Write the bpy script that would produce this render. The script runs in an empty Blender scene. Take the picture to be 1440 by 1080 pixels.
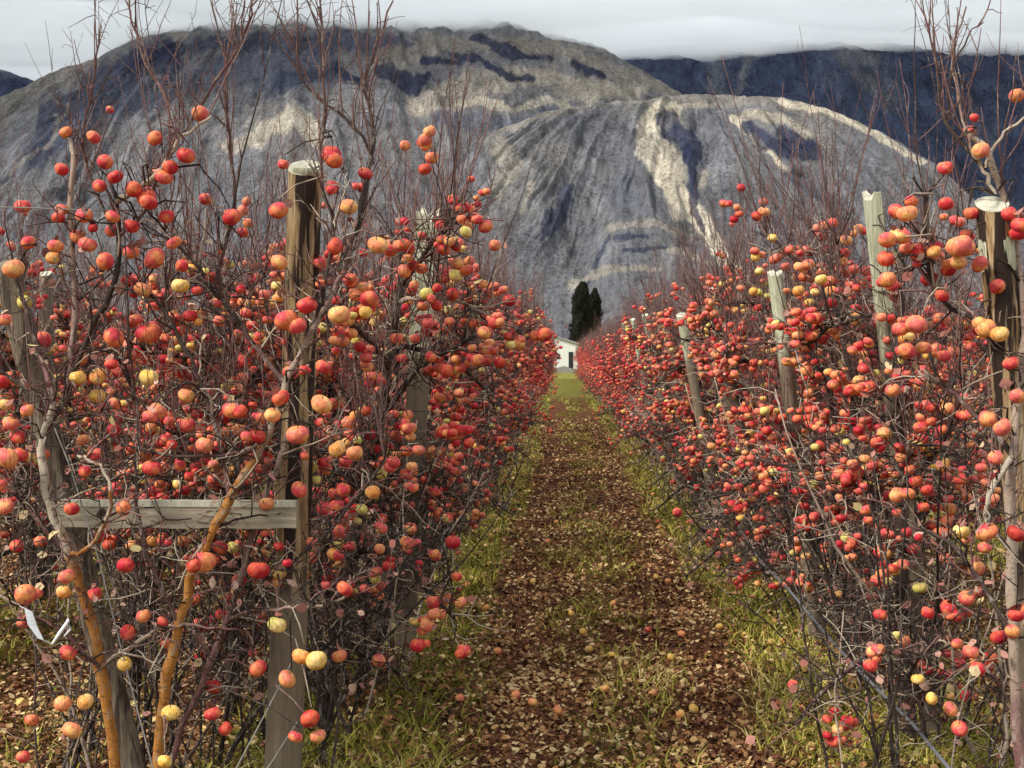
import bpy, math, random
import numpy as np
from mathutils import Vector, Matrix, Euler
R = math.radians
S = bpy.context.scene
COL = S.collection

# ------------------------------------------------------------------ camera, sky, sun, exposure
H = 1.65
F = 2000.0                       # focal length in pixels of the 1440 px wide frame
cd = bpy.data.cameras.new('camera'); cam = bpy.data.objects.new('camera', cd); COL.objects.link(cam)
cd.sensor_width = 36; cd.lens = 36 * F / 1440
cd.clip_start = 0.1; cd.clip_end = 40000
cam.location = (0, 0, H)
cam.rotation_euler = (R(90) - math.atan(37 / F), 0, math.atan(70 / F))
S.camera = cam
ROT = cam.rotation_euler.to_matrix()

def P(px, py, D):
    """the world point at depth D (metres along the rows) seen at photo pixel px, py"""
    d = ROT @ Vector(((px - 720) / F, (540 - py) / F, -1))
    return Vector((0, 0, H)) + d * (D / d.y)

w = bpy.data.worlds.new("World"); S.world = w; w.use_nodes = True
nt = w.node_tree; N = nt.nodes; L = nt.links
for n in list(N): N.remove(n)
SUN_EL, SUN_AZ = R(42), R(238)    # azimuth clockwise from +Y: behind the camera, to its left
sky = N.new('ShaderNodeTexSky'); sky.sky_type = 'NISHITA'; sky.sun_disc = False
sky.sun_elevation = SUN_EL; sky.sun_rotation = SUN_AZ; sky.air_density = 1.0; sky.dust_density = 2.0
bw = N.new('ShaderNodeMixRGB'); bw.inputs[0].default_value = 0.80      # the overcast deck in front of the blue
tc = N.new('ShaderNodeTexCoord'); sep = N.new('ShaderNodeSeparateXYZ')
ramp = N.new('ShaderNodeValToRGB')
ramp.color_ramp.elements[0].position = 0.0; ramp.color_ramp.elements[0].color = (6.3, 6.8, 8.0, 1)
ramp.color_ramp.elements[1].position = 1.0; ramp.color_ramp.elements[1].color = (12.5, 12.7, 12.6, 1)
for p, c in ((.17, (7.2, 8.0, 9.4, 1)), (.20, (13.0, 14.4, 16.4, 1)), (.225, (17, 18, 19, 1))):
    e = ramp.color_ramp.elements.new(p); e.color = c
nz = N.new('ShaderNodeTexNoise'); nz.inputs['Scale'].default_value = 2.2; nz.inputs['Detail'].default_value = 4
mp = N.new('ShaderNodeMapping'); mp.inputs['Scale'].default_value = (1, 1, 5)
mad = N.new('ShaderNodeMath'); mad.operation = 'MULTIPLY_ADD'; mad.inputs[1].default_value = .10
sub = N.new('ShaderNodeMath'); sub.operation = 'SUBTRACT'; sub.inputs[1].default_value = .05
bg = N.new('ShaderNodeBackground'); bg.inputs[1].default_value = 0.064
ow = N.new('ShaderNodeOutputWorld')
L.new(tc.outputs['Generated'], sep.inputs[0]); L.new(tc.outputs['Generated'], mp.inputs[0]); L.new(mp.outputs[0], nz.inputs[0])
L.new(nz.outputs[0], mad.inputs[0]); L.new(sep.outputs['Z'], mad.inputs[2]); L.new(mad.outputs[0], sub.inputs[0]); L.new(sub.outputs[0], ramp.inputs[0])
L.new(sky.outputs[0], bw.inputs[1]); L.new(ramp.outputs[0], bw.inputs[2]); L.new(bw.outputs[0], bg.inputs[0]); L.new(bg.outputs[0], ow.inputs[0])

sl = bpy.data.lights.new('sun', 'SUN'); sun = bpy.data.objects.new('sun', sl); COL.objects.link(sun)
sl.energy = 3.4; sl.angle = R(16); sl.color = (1, .95, .88)
sd = Vector((math.sin(SUN_AZ) * math.cos(SUN_EL), math.cos(SUN_AZ) * math.cos(SUN_EL), math.sin(SUN_EL)))
sun.rotation_euler = sd.to_track_quat('Z', 'Y').to_euler()

S.view_settings.view_transform = 'Standard'; S.view_settings.look = 'None'
S.view_settings.exposure = 0.42; S.view_settings.gamma = 1
S.render.engine = 'CYCLES'
S.cycles.max_bounces = 12; S.cycles.diffuse_bounces = 2; S.cycles.glossy_bounces = 2; S.cycles.volume_bounces = 12
S.cycles.use_denoising = True

# ------------------------------------------------------------------ material helpers
def mat(name, rough=.85, spec=.25):
    m = bpy.data.materials.new(name); m.use_nodes = True
    n = m.node_tree.nodes; b = n['Principled BSDF']
    b.inputs['Roughness'].default_value = rough
    b.inputs['Specular IOR Level'].default_value = spec
    return m, n, m.node_tree.links, b

def nd(n, t, **kw):
    x = n.new('ShaderNode' + t)
    for k, v in kw.items(): setattr(x, k, v)
    return x

def setramp(r, stops):
    cr = r.color_ramp
    while len(cr.elements) > 1: cr.elements.remove(cr.elements[0])
    cr.elements[0].position = stops[0][0]; cr.elements[0].color = (*stops[0][1], 1)
    for p, c in stops[1:]:
        e = cr.elements.new(p); e.color = (*c, 1)

def noise(n, l, vec, scale, detail=4, rough=.6, dist=0.0):
    x = nd(n, 'TexNoise'); x.inputs['Scale'].default_value = scale; x.inputs['Detail'].default_value = detail
    x.inputs['Roughness'].default_value = rough; x.inputs['Distortion'].default_value = dist
    l.new(vec, x.inputs['Vector']); return x.outputs[0]

def mapping(n, l, vec, scale=(1, 1, 1), loc=(0, 0, 0), rot=(0, 0, 0)):
    x = nd(n, 'Mapping'); x.inputs['Scale'].default_value = scale; x.inputs['Location'].default_value = loc
    x.inputs['Rotation'].default_value = rot; l.new(vec, x.inputs[0]); return x.outputs[0]

def math_(n, l, op, a, b=None, c=None, clamp=False):
    x = nd(n, 'Math', operation=op); x.use_clamp = clamp
    for i, v in enumerate((a, b, c)):
        if v is None: continue
        if isinstance(v, (int, float)): x.inputs[i].default_value = v
        else: l.new(v, x.inputs[i])
    return x.outputs[0]

def mix(n, l, fac, a, b, mode='MIX'):
    x = nd(n, 'MixRGB', blend_type=mode)
    for i, v in enumerate((fac, a, b)):
        if isinstance(v, (int, float)): x.inputs[i].default_value = v
        elif isinstance(v, tuple): x.inputs[i].default_value = (*v, 1)
        else: l.new(v, x.inputs[i])
    return x.outputs[0]

def smooth(n, l, v, lo, hi):
    x = nd(n, 'MapRange', interpolation_type='SMOOTHSTEP'); x.inputs['From Min'].default_value = lo; x.inputs['From Max'].default_value = hi
    l.new(v, x.inputs[0]); return x.outputs[0]

def bump(n, l, b, h, strength=.5, dist=.01):
    x = nd(n, 'Bump'); x.inputs['Strength'].default_value = strength; x.inputs['Distance'].default_value = dist
    l.new(h, x.inputs['Height']); l.new(x.outputs[0], b.inputs['Normal'])

def attr(n, name, out='Fac'):
    x = nd(n, 'Attribute'); x.attribute_name = name; return x.outputs[out]

# bark: the attribute tone runs from dark wood over red young wood to pale and orange bark
def make_bark():
    m, n, l, b = mat('bark', .8)
    co = nd(n, 'TexCoord').outputs['Object']
    r = nd(n, 'ValToRGB'); setramp(r, [(0, (.024, .016, .013)), (.25, (.070, .048, .038)), (.42, (.16, .068, .060)), (.55, (.24, .14, .12)), (.72, (.40, .31, .23)), (.85, (.52, .45, .34)), (.91, (.24, .09, .022)), (1, (.44, .19, .04))])
    nn = noise(n, l, mapping(n, l, co, (1, 1, .4)), 34, 6, .75)
    t = math_(n, l, 'MULTIPLY_ADD', nn, .40, math_(n, l, 'ADD', attr(n, 'tone'), -.20))
    l.new(t, r.inputs[0])
    pat = smooth(n, l, noise(n, l, mapping(n, l, co, (1, 1, .5)), 26, 5, .75), .54, .62)
    c = mix(n, l, math_(n, l, 'MULTIPLY', pat, .55), r.outputs[0], (.36, .32, .26))
    c = mix(n, l, math_(n, l, 'MULTIPLY', smooth(n, l, noise(n, l, mapping(n, l, co, (1, 1, 2.5), (5, 5, 5)), 30, 4, .7), .56, .64), .7), c, (.05, .028, .018))
    l.new(c, b.inputs['Base Color']); bump(n, l, b, nn, .8, .012)
    return m
BARK = make_bark()

def make_apple():
    m, n, l, b = mat('apple_skin', .58, .3)
    co = nd(n, 'TexCoord').outputs['Object']
    t = attr(n, 'tone'); rnd = nd(n, 'ObjectInfo').outputs['Random']
    r = nd(n, 'ValToRGB')
    setramp(r, [(0, (.42, .008, .022)), (.22, (.58, .022, .035)), (.42, (.66, .07, .08)), (.62, (.76, .16, .13)), (.78, (.80, .26, .13)), (.9, (.86, .36, .07)), (.97, (.86, .58, .09)), (1, (.72, .66, .16))])
    l.new(t, r.inputs[0])
    blush = nd(n, 'ValToRGB')
    setramp(blush, [(0, (.66, .08, .04)), (.4, (.88, .28, .10)), (.75, (.90, .46, .14)), (1, (.88, .70, .26))])
    l.new(t, blush.inputs[0])
    ns = noise(n, l, co, 16, 2)
    f = smooth(n, l, ns, .44, .66)
    c = mix(n, l, f, r.outputs[0], blush.outputs[0])
    sp = smooth(n, l, noise(n, l, co, 140, 2), .62, .75)
    c = mix(n, l, math_(n, l, 'MULTIPLY', sp, .35), c, (.9, .55, .3))
    stz = noise(n, l, mapping(n, l, co, (1, 1, .18)), 150, 3, .7)
    c = mix(n, l, math_(n, l, 'MULTIPLY', smooth(n, l, stz, .48, .62), .5), c, (.40, .012, .03))
    dk = smooth(n, l, noise(n, l, mapping(n, l, co, (1, 1, 1), (7, 3, 1)), 38, 3), .64, .70)
    c = mix(n, l, math_(n, l, 'MULTIPLY', dk, .75), c, (.14, .045, .03))
    bump(n, l, b, noise(n, l, co, 45, 3), .5, .006)
    l.new(c, b.inputs['Base Color'])
    b.inputs['Coat Weight'].default_value = .06
    return m
APPLE = make_apple()

def make_leaf(name, stops, rough=.8):
    m, n, l, b = mat(name, rough)
    r = nd(n, 'ValToRGB'); setramp(r, stops); l.new(attr(n, 'tone'), r.inputs[0])
    co = nd(n, 'TexCoord').outputs['Object']
    c = mix(n, l, math_(n, l, 'MULTIPLY', noise(n, l, co, 60, 2), .5), r.outputs[0], (.12, .05, .03))
    l.new(c, b.inputs['Base Color'])
    return m
LEAF = make_leaf('withered_leaf', [(0, (.14, .05, .035)), (.3, (.36, .13, .10)), (.6, (.50, .24, .19)), (.85, (.62, .42, .32)), (1, (.62, .52, .22))])
LITTER = make_leaf('leaf_litter', [(0, (.045, .014, .009)), (.25, (.17, .06, .022)), (.5, (.38, .18, .065)), (.75, (.60, .38, .15)), (1, (.84, .64, .32))])
GRASSM = make_leaf('grass_blade', [(0, (.13, .15, .018)), (.4, (.33, .33, .035)), (.7, (.56, .50, .09)), (1, (.78, .62, .28))])

# ------------------------------------------------------------------ mesh helpers
def mesh_from(name, V, faces4=None, faces3=None, tone=None, mats=(), midx=None, smooth_=False):
    me = bpy.data.meshes.new(name)
    V = np.asarray(V, dtype=np.float32)
    f4 = np.asarray(faces4 if faces4 is not None and len(faces4) else np.zeros((0, 4)), dtype=np.int32).reshape(-1, 4)
    f3 = np.asarray(faces3 if faces3 is not None and len(faces3) else np.zeros((0, 3)), dtype=np.int32).reshape(-1, 3)
    me.vertices.add(len(V)); me.vertices.foreach_set('co', V.ravel())
    li = np.concatenate([f4.ravel(), f3.ravel()])
    me.loops.add(len(li)); me.loops.foreach_set('vertex_index', li)
    tot = np.concatenate([np.full(len(f4), 4), np.full(len(f3), 3)]).astype(np.int32)
    st = np.concatenate([[0], np.cumsum(tot)[:-1]]).astype(np.int32) if len(tot) else np.zeros(0, np.int32)
    me.polygons.add(len(tot)); me.polygons.foreach_set('loop_start', st)
    try: me.polygons.foreach_set('loop_total', tot)
    except Exception: pass
    if midx is not None: me.polygons.foreach_set('material_index', np.asarray(midx, dtype=np.int32))
    if smooth_: me.polygons.foreach_set('use_smooth', np.ones(len(tot), dtype=bool))
    if tone is not None:
        a = me.attributes.new('tone', 'FLOAT', 'POINT'); a.data.foreach_set('value', np.asarray(tone, dtype=np.float32))
    for m in mats: me.materials.append(m)
    me.update(calc_edges=True); me.validate()
    return me

class Tubes:
    def __init__(s): s.b = {}
    def add(s, pts, rad, tone=0.2, k=5):
        s.b.setdefault((len(pts), k), []).append((pts, rad, tone))
    def arrays(s):
        Vs, F4, F3, T, base = [], [], [], [], 0
        for (n, k), items in s.b.items():
            p = np.array([[tuple(q) for q in i[0]] for i in items], dtype=float)      # M n 3
            r = np.array([i[1] for i in items], dtype=float)                            # M n
            t = np.array([i[2] if hasattr(i[2], '__len__') else [i[2]] * n for i in items], dtype=float)
            M = len(items)
            d = np.gradient(p, axis=1); d /= np.linalg.norm(d, axis=2, keepdims=True) + 1e-9
            ref = np.zeros((M, 3)); mean = np.abs(d.mean(axis=1)); ref[np.arange(M), mean.argmin(axis=1)] = 1
            u = np.cross(d, ref[:, None, :]); u /= np.linalg.norm(u, axis=2, keepdims=True) + 1e-9
            v = np.cross(d, u)
            a = np.arange(k) * 2 * math.pi / k
            ring = p[:, :, None, :] + r[:, :, None, None] * (np.cos(a)[None, None, :, None] * u[:, :, None, :] + np.sin(a)[None, None, :, None] * v[:, :, None, :])
            Vs.append(ring.reshape(-1, 3)); T.append(np.repeat(t.reshape(M, n), k, axis=1).ravel())
            i0 = (np.arange(M) * n * k)[:, None, None] + (np.arange(n - 1) * k)[None, :, None] + np.arange(k)[None, None, :]
            i1 = (np.arange(M) * n * k)[:, None, None] + (np.arange(n - 1) * k)[None, :, None] + ((np.arange(k) + 1) % k)[None, None, :]
            F4.append(np.stack([i0, i1, i1 + k, i0 + k], axis=-1).reshape(-1, 4) + base)
            # tip cap as a fan of triangles from the ring's first vertex
            tip = (np.arange(M) * n * k + (n - 1) * k)[:, None]
            j = np.arange(1, k - 1)[None, :]
            F3.append(np.stack([np.broadcast_to(tip, (M, k - 2)), tip + j, tip + j + 1], axis=-1).reshape(-1, 3) + base)
            base += M * n * k
        if not Vs: return np.zeros((0, 3)), np.zeros((0, 4), int), np.zeros((0, 3), int), np.zeros(0)
        return np.concatenate(Vs), np.concatenate(F4), np.concatenate(F3), np.concatenate(T)

def leaf_arrays(pos, size, rng, tones, flat=False):
    """curled leaves: two quads folded on the midrib, facing anywhere (flat: lying on the ground)"""
    n = len(pos); pos = np.asarray(pos); size = np.asarray(size)[:, None]
    yaw = rng.uniform(0, 2 * math.pi, n)
    if flat:
        ax = np.stack([np.cos(yaw), np.sin(yaw), rng.normal(0, .45, n)], 1)
        up = np.stack([rng.normal(0, .7, n), rng.normal(0, .7, n), np.ones(n)], 1)
    else:
        ax = np.stack([np.cos(yaw), np.sin(yaw), rng.normal(-.6, .7, n)], 1)
        up = rng.normal(0, 1, (n, 3))
    ax /= np.linalg.norm(ax, axis=1, keepdims=True)
    sd = np.cross(up, ax); sd /= np.linalg.norm(sd, axis=1, keepdims=True) + 1e-9
    nr = np.cross(ax, sd)
    c = rng.uniform(-.25, .5, n)[:, None]; cl = rng.uniform(-.1, .5, n)[:, None]
    L_, W_ = size, size * rng.uniform(.25, .42, n)[:, None]
    v = [pos - ax * L_ * .5 + nr * cl * L_ * .5, pos + ax * L_ * .5 + nr * cl * L_ * .5,
         pos - ax * L_ * .12 + sd * W_ + nr * c * W_, pos + ax * L_ * .22 + sd * W_ * .9 + nr * c * W_,
         pos - ax * L_ * .12 - sd * W_ + nr * c * W_, pos + ax * L_ * .22 - sd * W_ * .9 + nr * c * W_]
    V = np.stack(v, 1).reshape(-1, 3)
    b = (np.arange(n) * 6)[:, None]
    F4 = np.concatenate([b + np.array([[0, 1, 3, 2]]), b + np.array([[0, 4, 5, 1]])])
    return V, F4, np.repeat(tones, 6)

def lathe_apple(seg, rings, seed, tone, squash=.9):
    rg = random.Random(seed); V = []; F4 = []; F3 = []
    prof = []
    for i in range(rings + 1):
        th = math.pi * i / rings
        r = math.sin(th); z = math.cos(th) * squash
        z -= .26 * math.exp(-(r / .32) ** 2) * (1 if i < rings / 2 else -.55)
        r *= 1 + .06 * math.cos(th)
        prof.append((r, z))
    lob = rg.uniform(0, 6.28); sx = rg.uniform(.93, 1.07)
    V.append((0, 0, prof[0][1]))
    for r, z in prof[1:-1]:
        for k in range(seg):
            a = 2 * math.pi * k / seg
            q = 1 + .025 * math.cos(5 * a + lob) * (1 if z < 0 else .4) + .04 * math.cos(a + lob)
            q += .05 * math.sin(2 * a + lob * 3) * r; V.append((r * math.cos(a) * q * sx, r * math.sin(a) * q / sx, z + .09 * math.cos(a + lob * 2) * r))
    V.append((0, 0, prof[-1][1]))
    for k in range(seg): F3.append((0, 1 + k, 1 + (k + 1) % seg))
    for i in range(rings - 2):
        for k in range(seg):
            a0 = 1 + i * seg + k; a1 = 1 + i * seg + (k + 1) % seg
            F4.append((a0, a0 + seg, a1 + seg, a1))
    e = len(V) - 1; b0 = 1 + (rings - 2) * seg
    for k in range(seg): F3.append((e, b0 + (k + 1) % seg, b0 + k))
    return np.array(V), np.array(F4).reshape(-1, 4), np.array(F3), np.full(len(V), tone)

APPLE_MESH = []
APPLE_TONES = [0, .08, .16, .24, .30, .36, .42, .48, .54, .60, .66, .72, .80, .88, .95, 1.0]
for i, t in enumerate(APPLE_TONES):
    V, f4, f3, T = lathe_apple(14, 10, i, t, .86 + .01 * (i % 6))
    V = V * .036 - np.array([0, 0, .036])
    tb = Tubes(); tb.add([(0, 0, -.018), (.001, 0, .002), (.004, 0, .016)], [.0018, .0015, .002], .2, 4)
    v2, g4, g3, t2 = tb.arrays(); o = len(V)
    me = mesh_from('apple_mesh', np.concatenate([V, v2]), np.concatenate([f4, g4 + o]), np.concatenate([f3, g3 + o]), np.concatenate([T, t2]),
                   (APPLE, BARK), np.concatenate([np.zeros(len(f4)), np.ones(len(g4)), np.zeros(len(f3)), np.ones(len(g3))]), True)
    APPLE_MESH.append(me)

def pick_tone(rg):
    x = rg.random()
    if x < .42: return rg.uniform(0, .32)
    if x < .88: return rg.uniform(.32, .60)
    if x < .94: return rg.uniform(.66, .88)
    return rg.uniform(.9, 1)

def apples_arrays(pos, rad, tones, seg, rings):
    V0, f4, f3, _ = lathe_apple(seg, rings, 3, 0)
    n = len(pos); m = len(V0); pos = np.asarray(pos); rad = np.asarray(rad)
    rg = np.random.default_rng(n)
    a = rg.uniform(0, 6.28, n); c, s = np.cos(a), np.sin(a)
    X = V0[None, :, 0] * c[:, None] - V0[None, :, 1] * s[:, None]; Y = V0[None, :, 0] * s[:, None] + V0[None, :, 1] * c[:, None]
    sq = rg.uniform(.85, 1.1, n)[:, None]
    V = np.stack([X, Y, V0[None, :, 2] * sq], 2) * rad[:, None, None] + pos[:, None, :] - np.stack([0 * rad, 0 * rad, rad], 1)[:, None, :]
    b = (np.arange(n) * m)[:, None, None]
    return V.reshape(-1, 3), (f4[None] + b).reshape(-1, 4), (f3[None] + b).reshape(-1, 3), np.repeat(tones, m)

def join(parts):
    """parts: (V, F4, F3, T, material index)"""
    Vs, A4, A3, Ts, m4, m3, o = [], [], [], [], [], [], 0
    for V, f4, f3, T, mi in parts:
        f4 = np.asarray(f4, dtype=int).reshape(-1, 4); f3 = np.asarray(f3 if f3 is not None else [], dtype=int).reshape(-1, 3)
        Vs.append(V); A4.append(f4 + o); A3.append(f3 + o); Ts.append(T); m4.append(np.full(len(f4), mi)); m3.append(np.full(len(f3), mi)); o += len(V)
    return np.concatenate(Vs), np.concatenate(A4), np.concatenate(A3), np.concatenate(Ts), np.concatenate(m4 + m3)

def obj(name, me, parent=None, loc=(0, 0, 0), kind=None):
    o = bpy.data.objects.new(name, me); COL.objects.link(o); o.location = loc
    if parent: o.parent = parent
    if kind: o['kind'] = kind
    return o

def tag(o, label, cat, group=None):
    o['label'] = label; o['category'] = cat
    if group: o['group'] = group
    return o

# ------------------------------------------------------------------ trees
def unit(v): return v.normalized() if v.length > 1e-9 else Vector((0, 0, 1))

def walk(rg, p, d, length, n, wob, pull=Vector((0, 0, 0))):
    pts = [Vector(p)]; d = unit(Vector(d)); st = length / (n - 1)
    for i in range(n - 1):
        d = unit(d + Vector((rg.gauss(0, wob), rg.gauss(0, wob), rg.gauss(0, wob))) + pull)
        pts.append(pts[-1] + d * st)
    return pts

def lerp_pts(pts, t):
    x = t * (len(pts) - 1); i = min(int(x), len(pts) - 2); f = x - i
    return pts[i].lerp(pts[i + 1], f), unit(pts[i + 1] - pts[i])

def taper(r0, r1, n): return [r0 + (r1 - r0) * (i / (n - 1)) for i in range(n)]

def trunk_and_limbs(rg, h=2.05, limbs=14, spread=1.0):
    tr = walk(rg, (0, 0, -.06), (rg.gauss(0, .03), rg.gauss(0, .05), 1), h + .06, 11, .07, Vector((0, 0, .12)))
    out = [(tr, taper(.033, .012, 11), .14, 0)]
    for i in range(limbs):
        t = .12 + .83 * (i + rg.random()) / limbs
        p, d = lerp_pts(tr, t)
        a = (0 if rg.random() < .5 else math.pi) + rg.gauss(0, .75)
        el = rg.uniform(.1, .9)
        dd = Vector((math.sin(a) * .75, math.cos(a), el))
        ln = rg.uniform(.5, .95) * spread * (1.08 - .5 * t)
        pts = walk(rg, p, dd, ln, 8, .20, Vector((0, 0, rg.uniform(-.10, .10))))
        out.append((pts, taper(.020 - .009 * t, .006, 8), rg.choice((.08, .12, .18, .22, .3, .68)), 1))
    return out

def flesh_out(rg, limbs, tube, k=4, dens=1.0, sprouts=16, spur=True, thick=1.0, top=1.25, z0=0.0):
    """laterals, spurs and upright shoots on the limbs; returns the points where fruit may hang"""
    fruit = []
    for pts, rad, tone, lvl in limbs:
        L_ = sum((pts[i + 1] - pts[i]).length for i in range(len(pts) - 1))
        n = int(L_ * (17 if lvl else 9) * dens)
        for i in range(n):
            t = rg.uniform(.12 if lvl else .22, 1)
            p, d = lerp_pts(pts, t)
            if p.z < .12: continue
            side = Vector((rg.gauss(0, .8), rg.gauss(0, 1), rg.gauss(.25, .6)))
            ln = rg.uniform(.08, .34); hi_ = p.z + z0 > 2.15
            if hi_:
                if rg.random() < .45: continue
                side = Vector((rg.gauss(0, .35), rg.gauss(0, .4), 1))
            tn = rg.choice((.05, .1, .15, .2, .25, .3, .45, .5, .72, .82))
            q = walk(rg, p, side + d * .4, ln, 5, .34 if p.z + z0 < 1.8 else .12, Vector((0, 0, .05)))
            r0 = rg.uniform(.0022, .0048) * thick * (.7 if hi_ else 1)
            if hi_: tn = rg.choice((.3, .4, .45, .5))
            tube.add(q, taper(r0, r0 * .45, 5), tn, k)
            fruit.append((q[-1], q[2]))
            if spur:
                for j in range(rg.randint(1, 3)):
                    s, sd_ = lerp_pts(q, rg.uniform(.2, 1))
                    qq = walk(rg, s, Vector((rg.gauss(0, 1), rg.gauss(0, 1), rg.gauss(.3, .8))), rg.uniform(.03, .13), 4, .4)
                    tube.add(qq, taper(r0 * .7, r0 * .35, 4), tn, max(3, k - 1))
                    if rg.random() < .4: fruit.append((qq[-1], qq[1]))
    hi = [x for x in limbs if max(q.z for q in x[0]) > top]
    for i in range(sprouts):
        pts = rg.choice(hi)[0]
        p, d = lerp_pts(pts, rg.uniform(.35, 1))
        if p.z < top * .8: p, d = lerp_pts(pts, 1)
        if p.z + z0 > 2.3 and rg.random() < .6: continue
        ln = rg.uniform(.2, .85) * (1 if rg.random() < .85 else 1.3)
        q = walk(rg, p, (rg.gauss(0, .20), rg.gauss(0, .26), 1), ln, 8, .06, Vector((0, 0, .05)))
        r0 = rg.uniform(.0020, .0040) * thick
        tube.add(q, taper(r0, r0 * .35, 8), rg.choice((.16, .30, .38, .42, .46, .48, .52)), k)
        for j in range(rg.randint(1, 5)):
            s, sd_ = lerp_pts(q, rg.uniform(.1, .85))
            qq = walk(rg, s, sd_ + Vector((rg.gauss(0, .5), rg.gauss(0, .5), .1)), rg.uniform(.06, .32), 5, .12, Vector((0, 0, .08)))
            tube.add(qq, taper(r0 * .6, r0 * .3, 5), rg.choice((.3, .4, .46, .5)), max(3, k - 1))
    return fruit

def suckers(rg, tube, fruit, n, z0=0.0, rx=.22, ry=.45, back=0.0):
    """thin upright stems that fill the foot of the row, twiggy down to the ground"""
    for i in range(n):
        p = Vector((rg.gauss(0, rx * .5), rg.uniform(-ry, ry), -z0 - .03))
        if rg.random() < .6: p = Vector((p.x * .3, p.y * .3, -z0 + rg.uniform(.05, .35)))
        if back: p = Vector((rg.uniform(-rx, rx), back + abs(p.y), -z0 - .03))
        q = walk(rg, p, (rg.gauss(0, .22), abs(rg.gauss(0, .25)) if back else rg.gauss(0, .35), 1), rg.uniform(.6, 1.5), 9, .12, Vector((0, 0, .03)))
        r0 = rg.uniform(.004, .011); tn = rg.choice((.03, .05, .08, .1, .12, .15, .25, .7))
        tube.add(q, taper(r0, .0025, 9), tn, 5)
        for j in range(rg.randint(8, 18)):
            s_, d = lerp_pts(q, rg.uniform(.08, 1))
            qq = walk(rg, s_, Vector((rg.gauss(0, .8), rg.gauss(0, .9), rg.gauss(.35, .5))), rg.uniform(.06, .30), 5, .32)
            tube.add(qq, taper(.0028, .0014, 5), rg.choice((.03, .06, .1, .15, .2, .3, .72, .85)), 3)
            if rg.random() < .25: fruit.append((qq[-1], qq[2]))

def fruit_ok(z, rg):
    pz = min(1, max(.10, (z - .30) / .95))
    if z > 2.3: pz *= max(0, 1 - (z - 2.3) / .35)
    return rg.random() < pz

def near_variant(seed):
    rg = random.Random(seed); nrg = np.random.default_rng(seed)
    limbs = trunk_and_limbs(rg)
    tt = Tubes()
    for pts, rad, tone, lvl in limbs: tt.add(pts, rad, tone, 8 if lvl == 0 else 6)
    V, f4, f3, T = tt.arrays()
    trunk = mesh_from('trunk_mesh', V, f4, f3, T, (BARK,), None, True)
    tb = Tubes(); fruit = flesh_out(rg, limbs, tb, 4, 4.0, 84); suckers(rg, tb, fruit, 20)
    rg.shuffle(fruit)
    spots = []
    for p, q in fruit:
        if not fruit_ok(p.z, rg): continue
        spots.append(p)
        while rg.random() < .58: spots.append(p + Vector((rg.gauss(0, .035), rg.gauss(0, .035), rg.gauss(-.01, .03))))
        if len(spots) > 430: break
    lp = [f[0] + Vector((rg.gauss(0, .03), rg.gauss(0, .03), -.02)) for f in fruit[:330] if f[0].z < 2.15]
    bv = tb.arrays()
    lv, lf, lt = leaf_arrays(np.array([tuple(x) for x in lp]), nrg.uniform(.022, .05, len(lp)), nrg, nrg.uniform(0, 1, len(lp)))
    V, f4, f3, T, mi = join([(*bv, 0), (lv, lf, None, lt, 1)])
    br = mesh_from('branches_mesh', V, f4, f3, T, (BARK, LEAF), mi, False)
    sp = [(p, rg.uniform(.72, 1.22), min(1, pick_tone(rg) + (.22 if rg.random() < .35 else 0))) for p in spots]
    V, f4, f3, T = apples_arrays([tuple(p) for p, _, _ in sp], [.0235 * s for _, s, _ in sp], [t for _, _, t in sp], 10, 7)
    am = mesh_from('apples_mesh', V, f4, f3, T, (APPLE,), None, True)
    return trunk, br, am, sp

def far_arrays(seed, dens, k, sprouts, napple, spur, thick):
    rg = random.Random(seed); nrg = np.random.default_rng(seed)
    limbs = trunk_and_limbs(rg, limbs=11)
    tt = Tubes()
    for pts, rad, tone, lvl in limbs: tt.add(pts[::2] if len(pts) > 8 else pts[::3] + [pts[-1]], (rad[::2] if len(pts) > 8 else rad[::3] + [rad[-1]]), tone, 4)
    tb = Tubes(); fruit = flesh_out(rg, limbs, tb, k, dens, sprouts, spur, thick); suckers(rg, tb, fruit, 8 if spur else 2)
    rg.shuffle(fruit); spots = []
    for p, q in fruit * 3:
        if fruit_ok(p.z, rg): spots.append(p + Vector((rg.gauss(0, .03), rg.gauss(0, .03), 0)))
        if len(spots) >= napple: break
    av = apples_arrays([tuple(p) for p in spots], [.030 * rg.uniform(.85, 1.15) for _ in spots], [pick_tone(rg) * .82 for _ in spots], 6, 4)
    lp = [tuple(f[0] + Vector((rg.gauss(0, .04), rg.gauss(0, .04), -.02))) for f in fruit[:90]]
    lv, lf, lt = leaf_arrays(np.array(lp), nrg.uniform(.03, .06, len(lp)), nrg, nrg.uniform(0, 1, len(lp)))
    return tt.arrays(), join([(*tb.arrays(), 0), (lv, lf, None, lt, 1)]), av

NEAR = [near_variant(100 + i) for i in range(8)]
FAR = []
for i in range(6):
    a, b_, c = far_arrays(300 + i, 1.8, 3, 84, 340, True, 1.1)
    FAR.append((mesh_from('trunk_mesh', *a, (BARK,)), mesh_from('branches_mesh', b_[0], b_[1], b_[2], b_[3], (BARK, LEAF), b_[4]), mesh_from('apples_mesh', *c, (APPLE,), None, True)))

XL, XR, ROW = -.95, 1.50, 2.45
rg0 = random.Random(5)
TREE_GROUP = 'apple trees trained in the orchard rows'
GONE = {}

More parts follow.
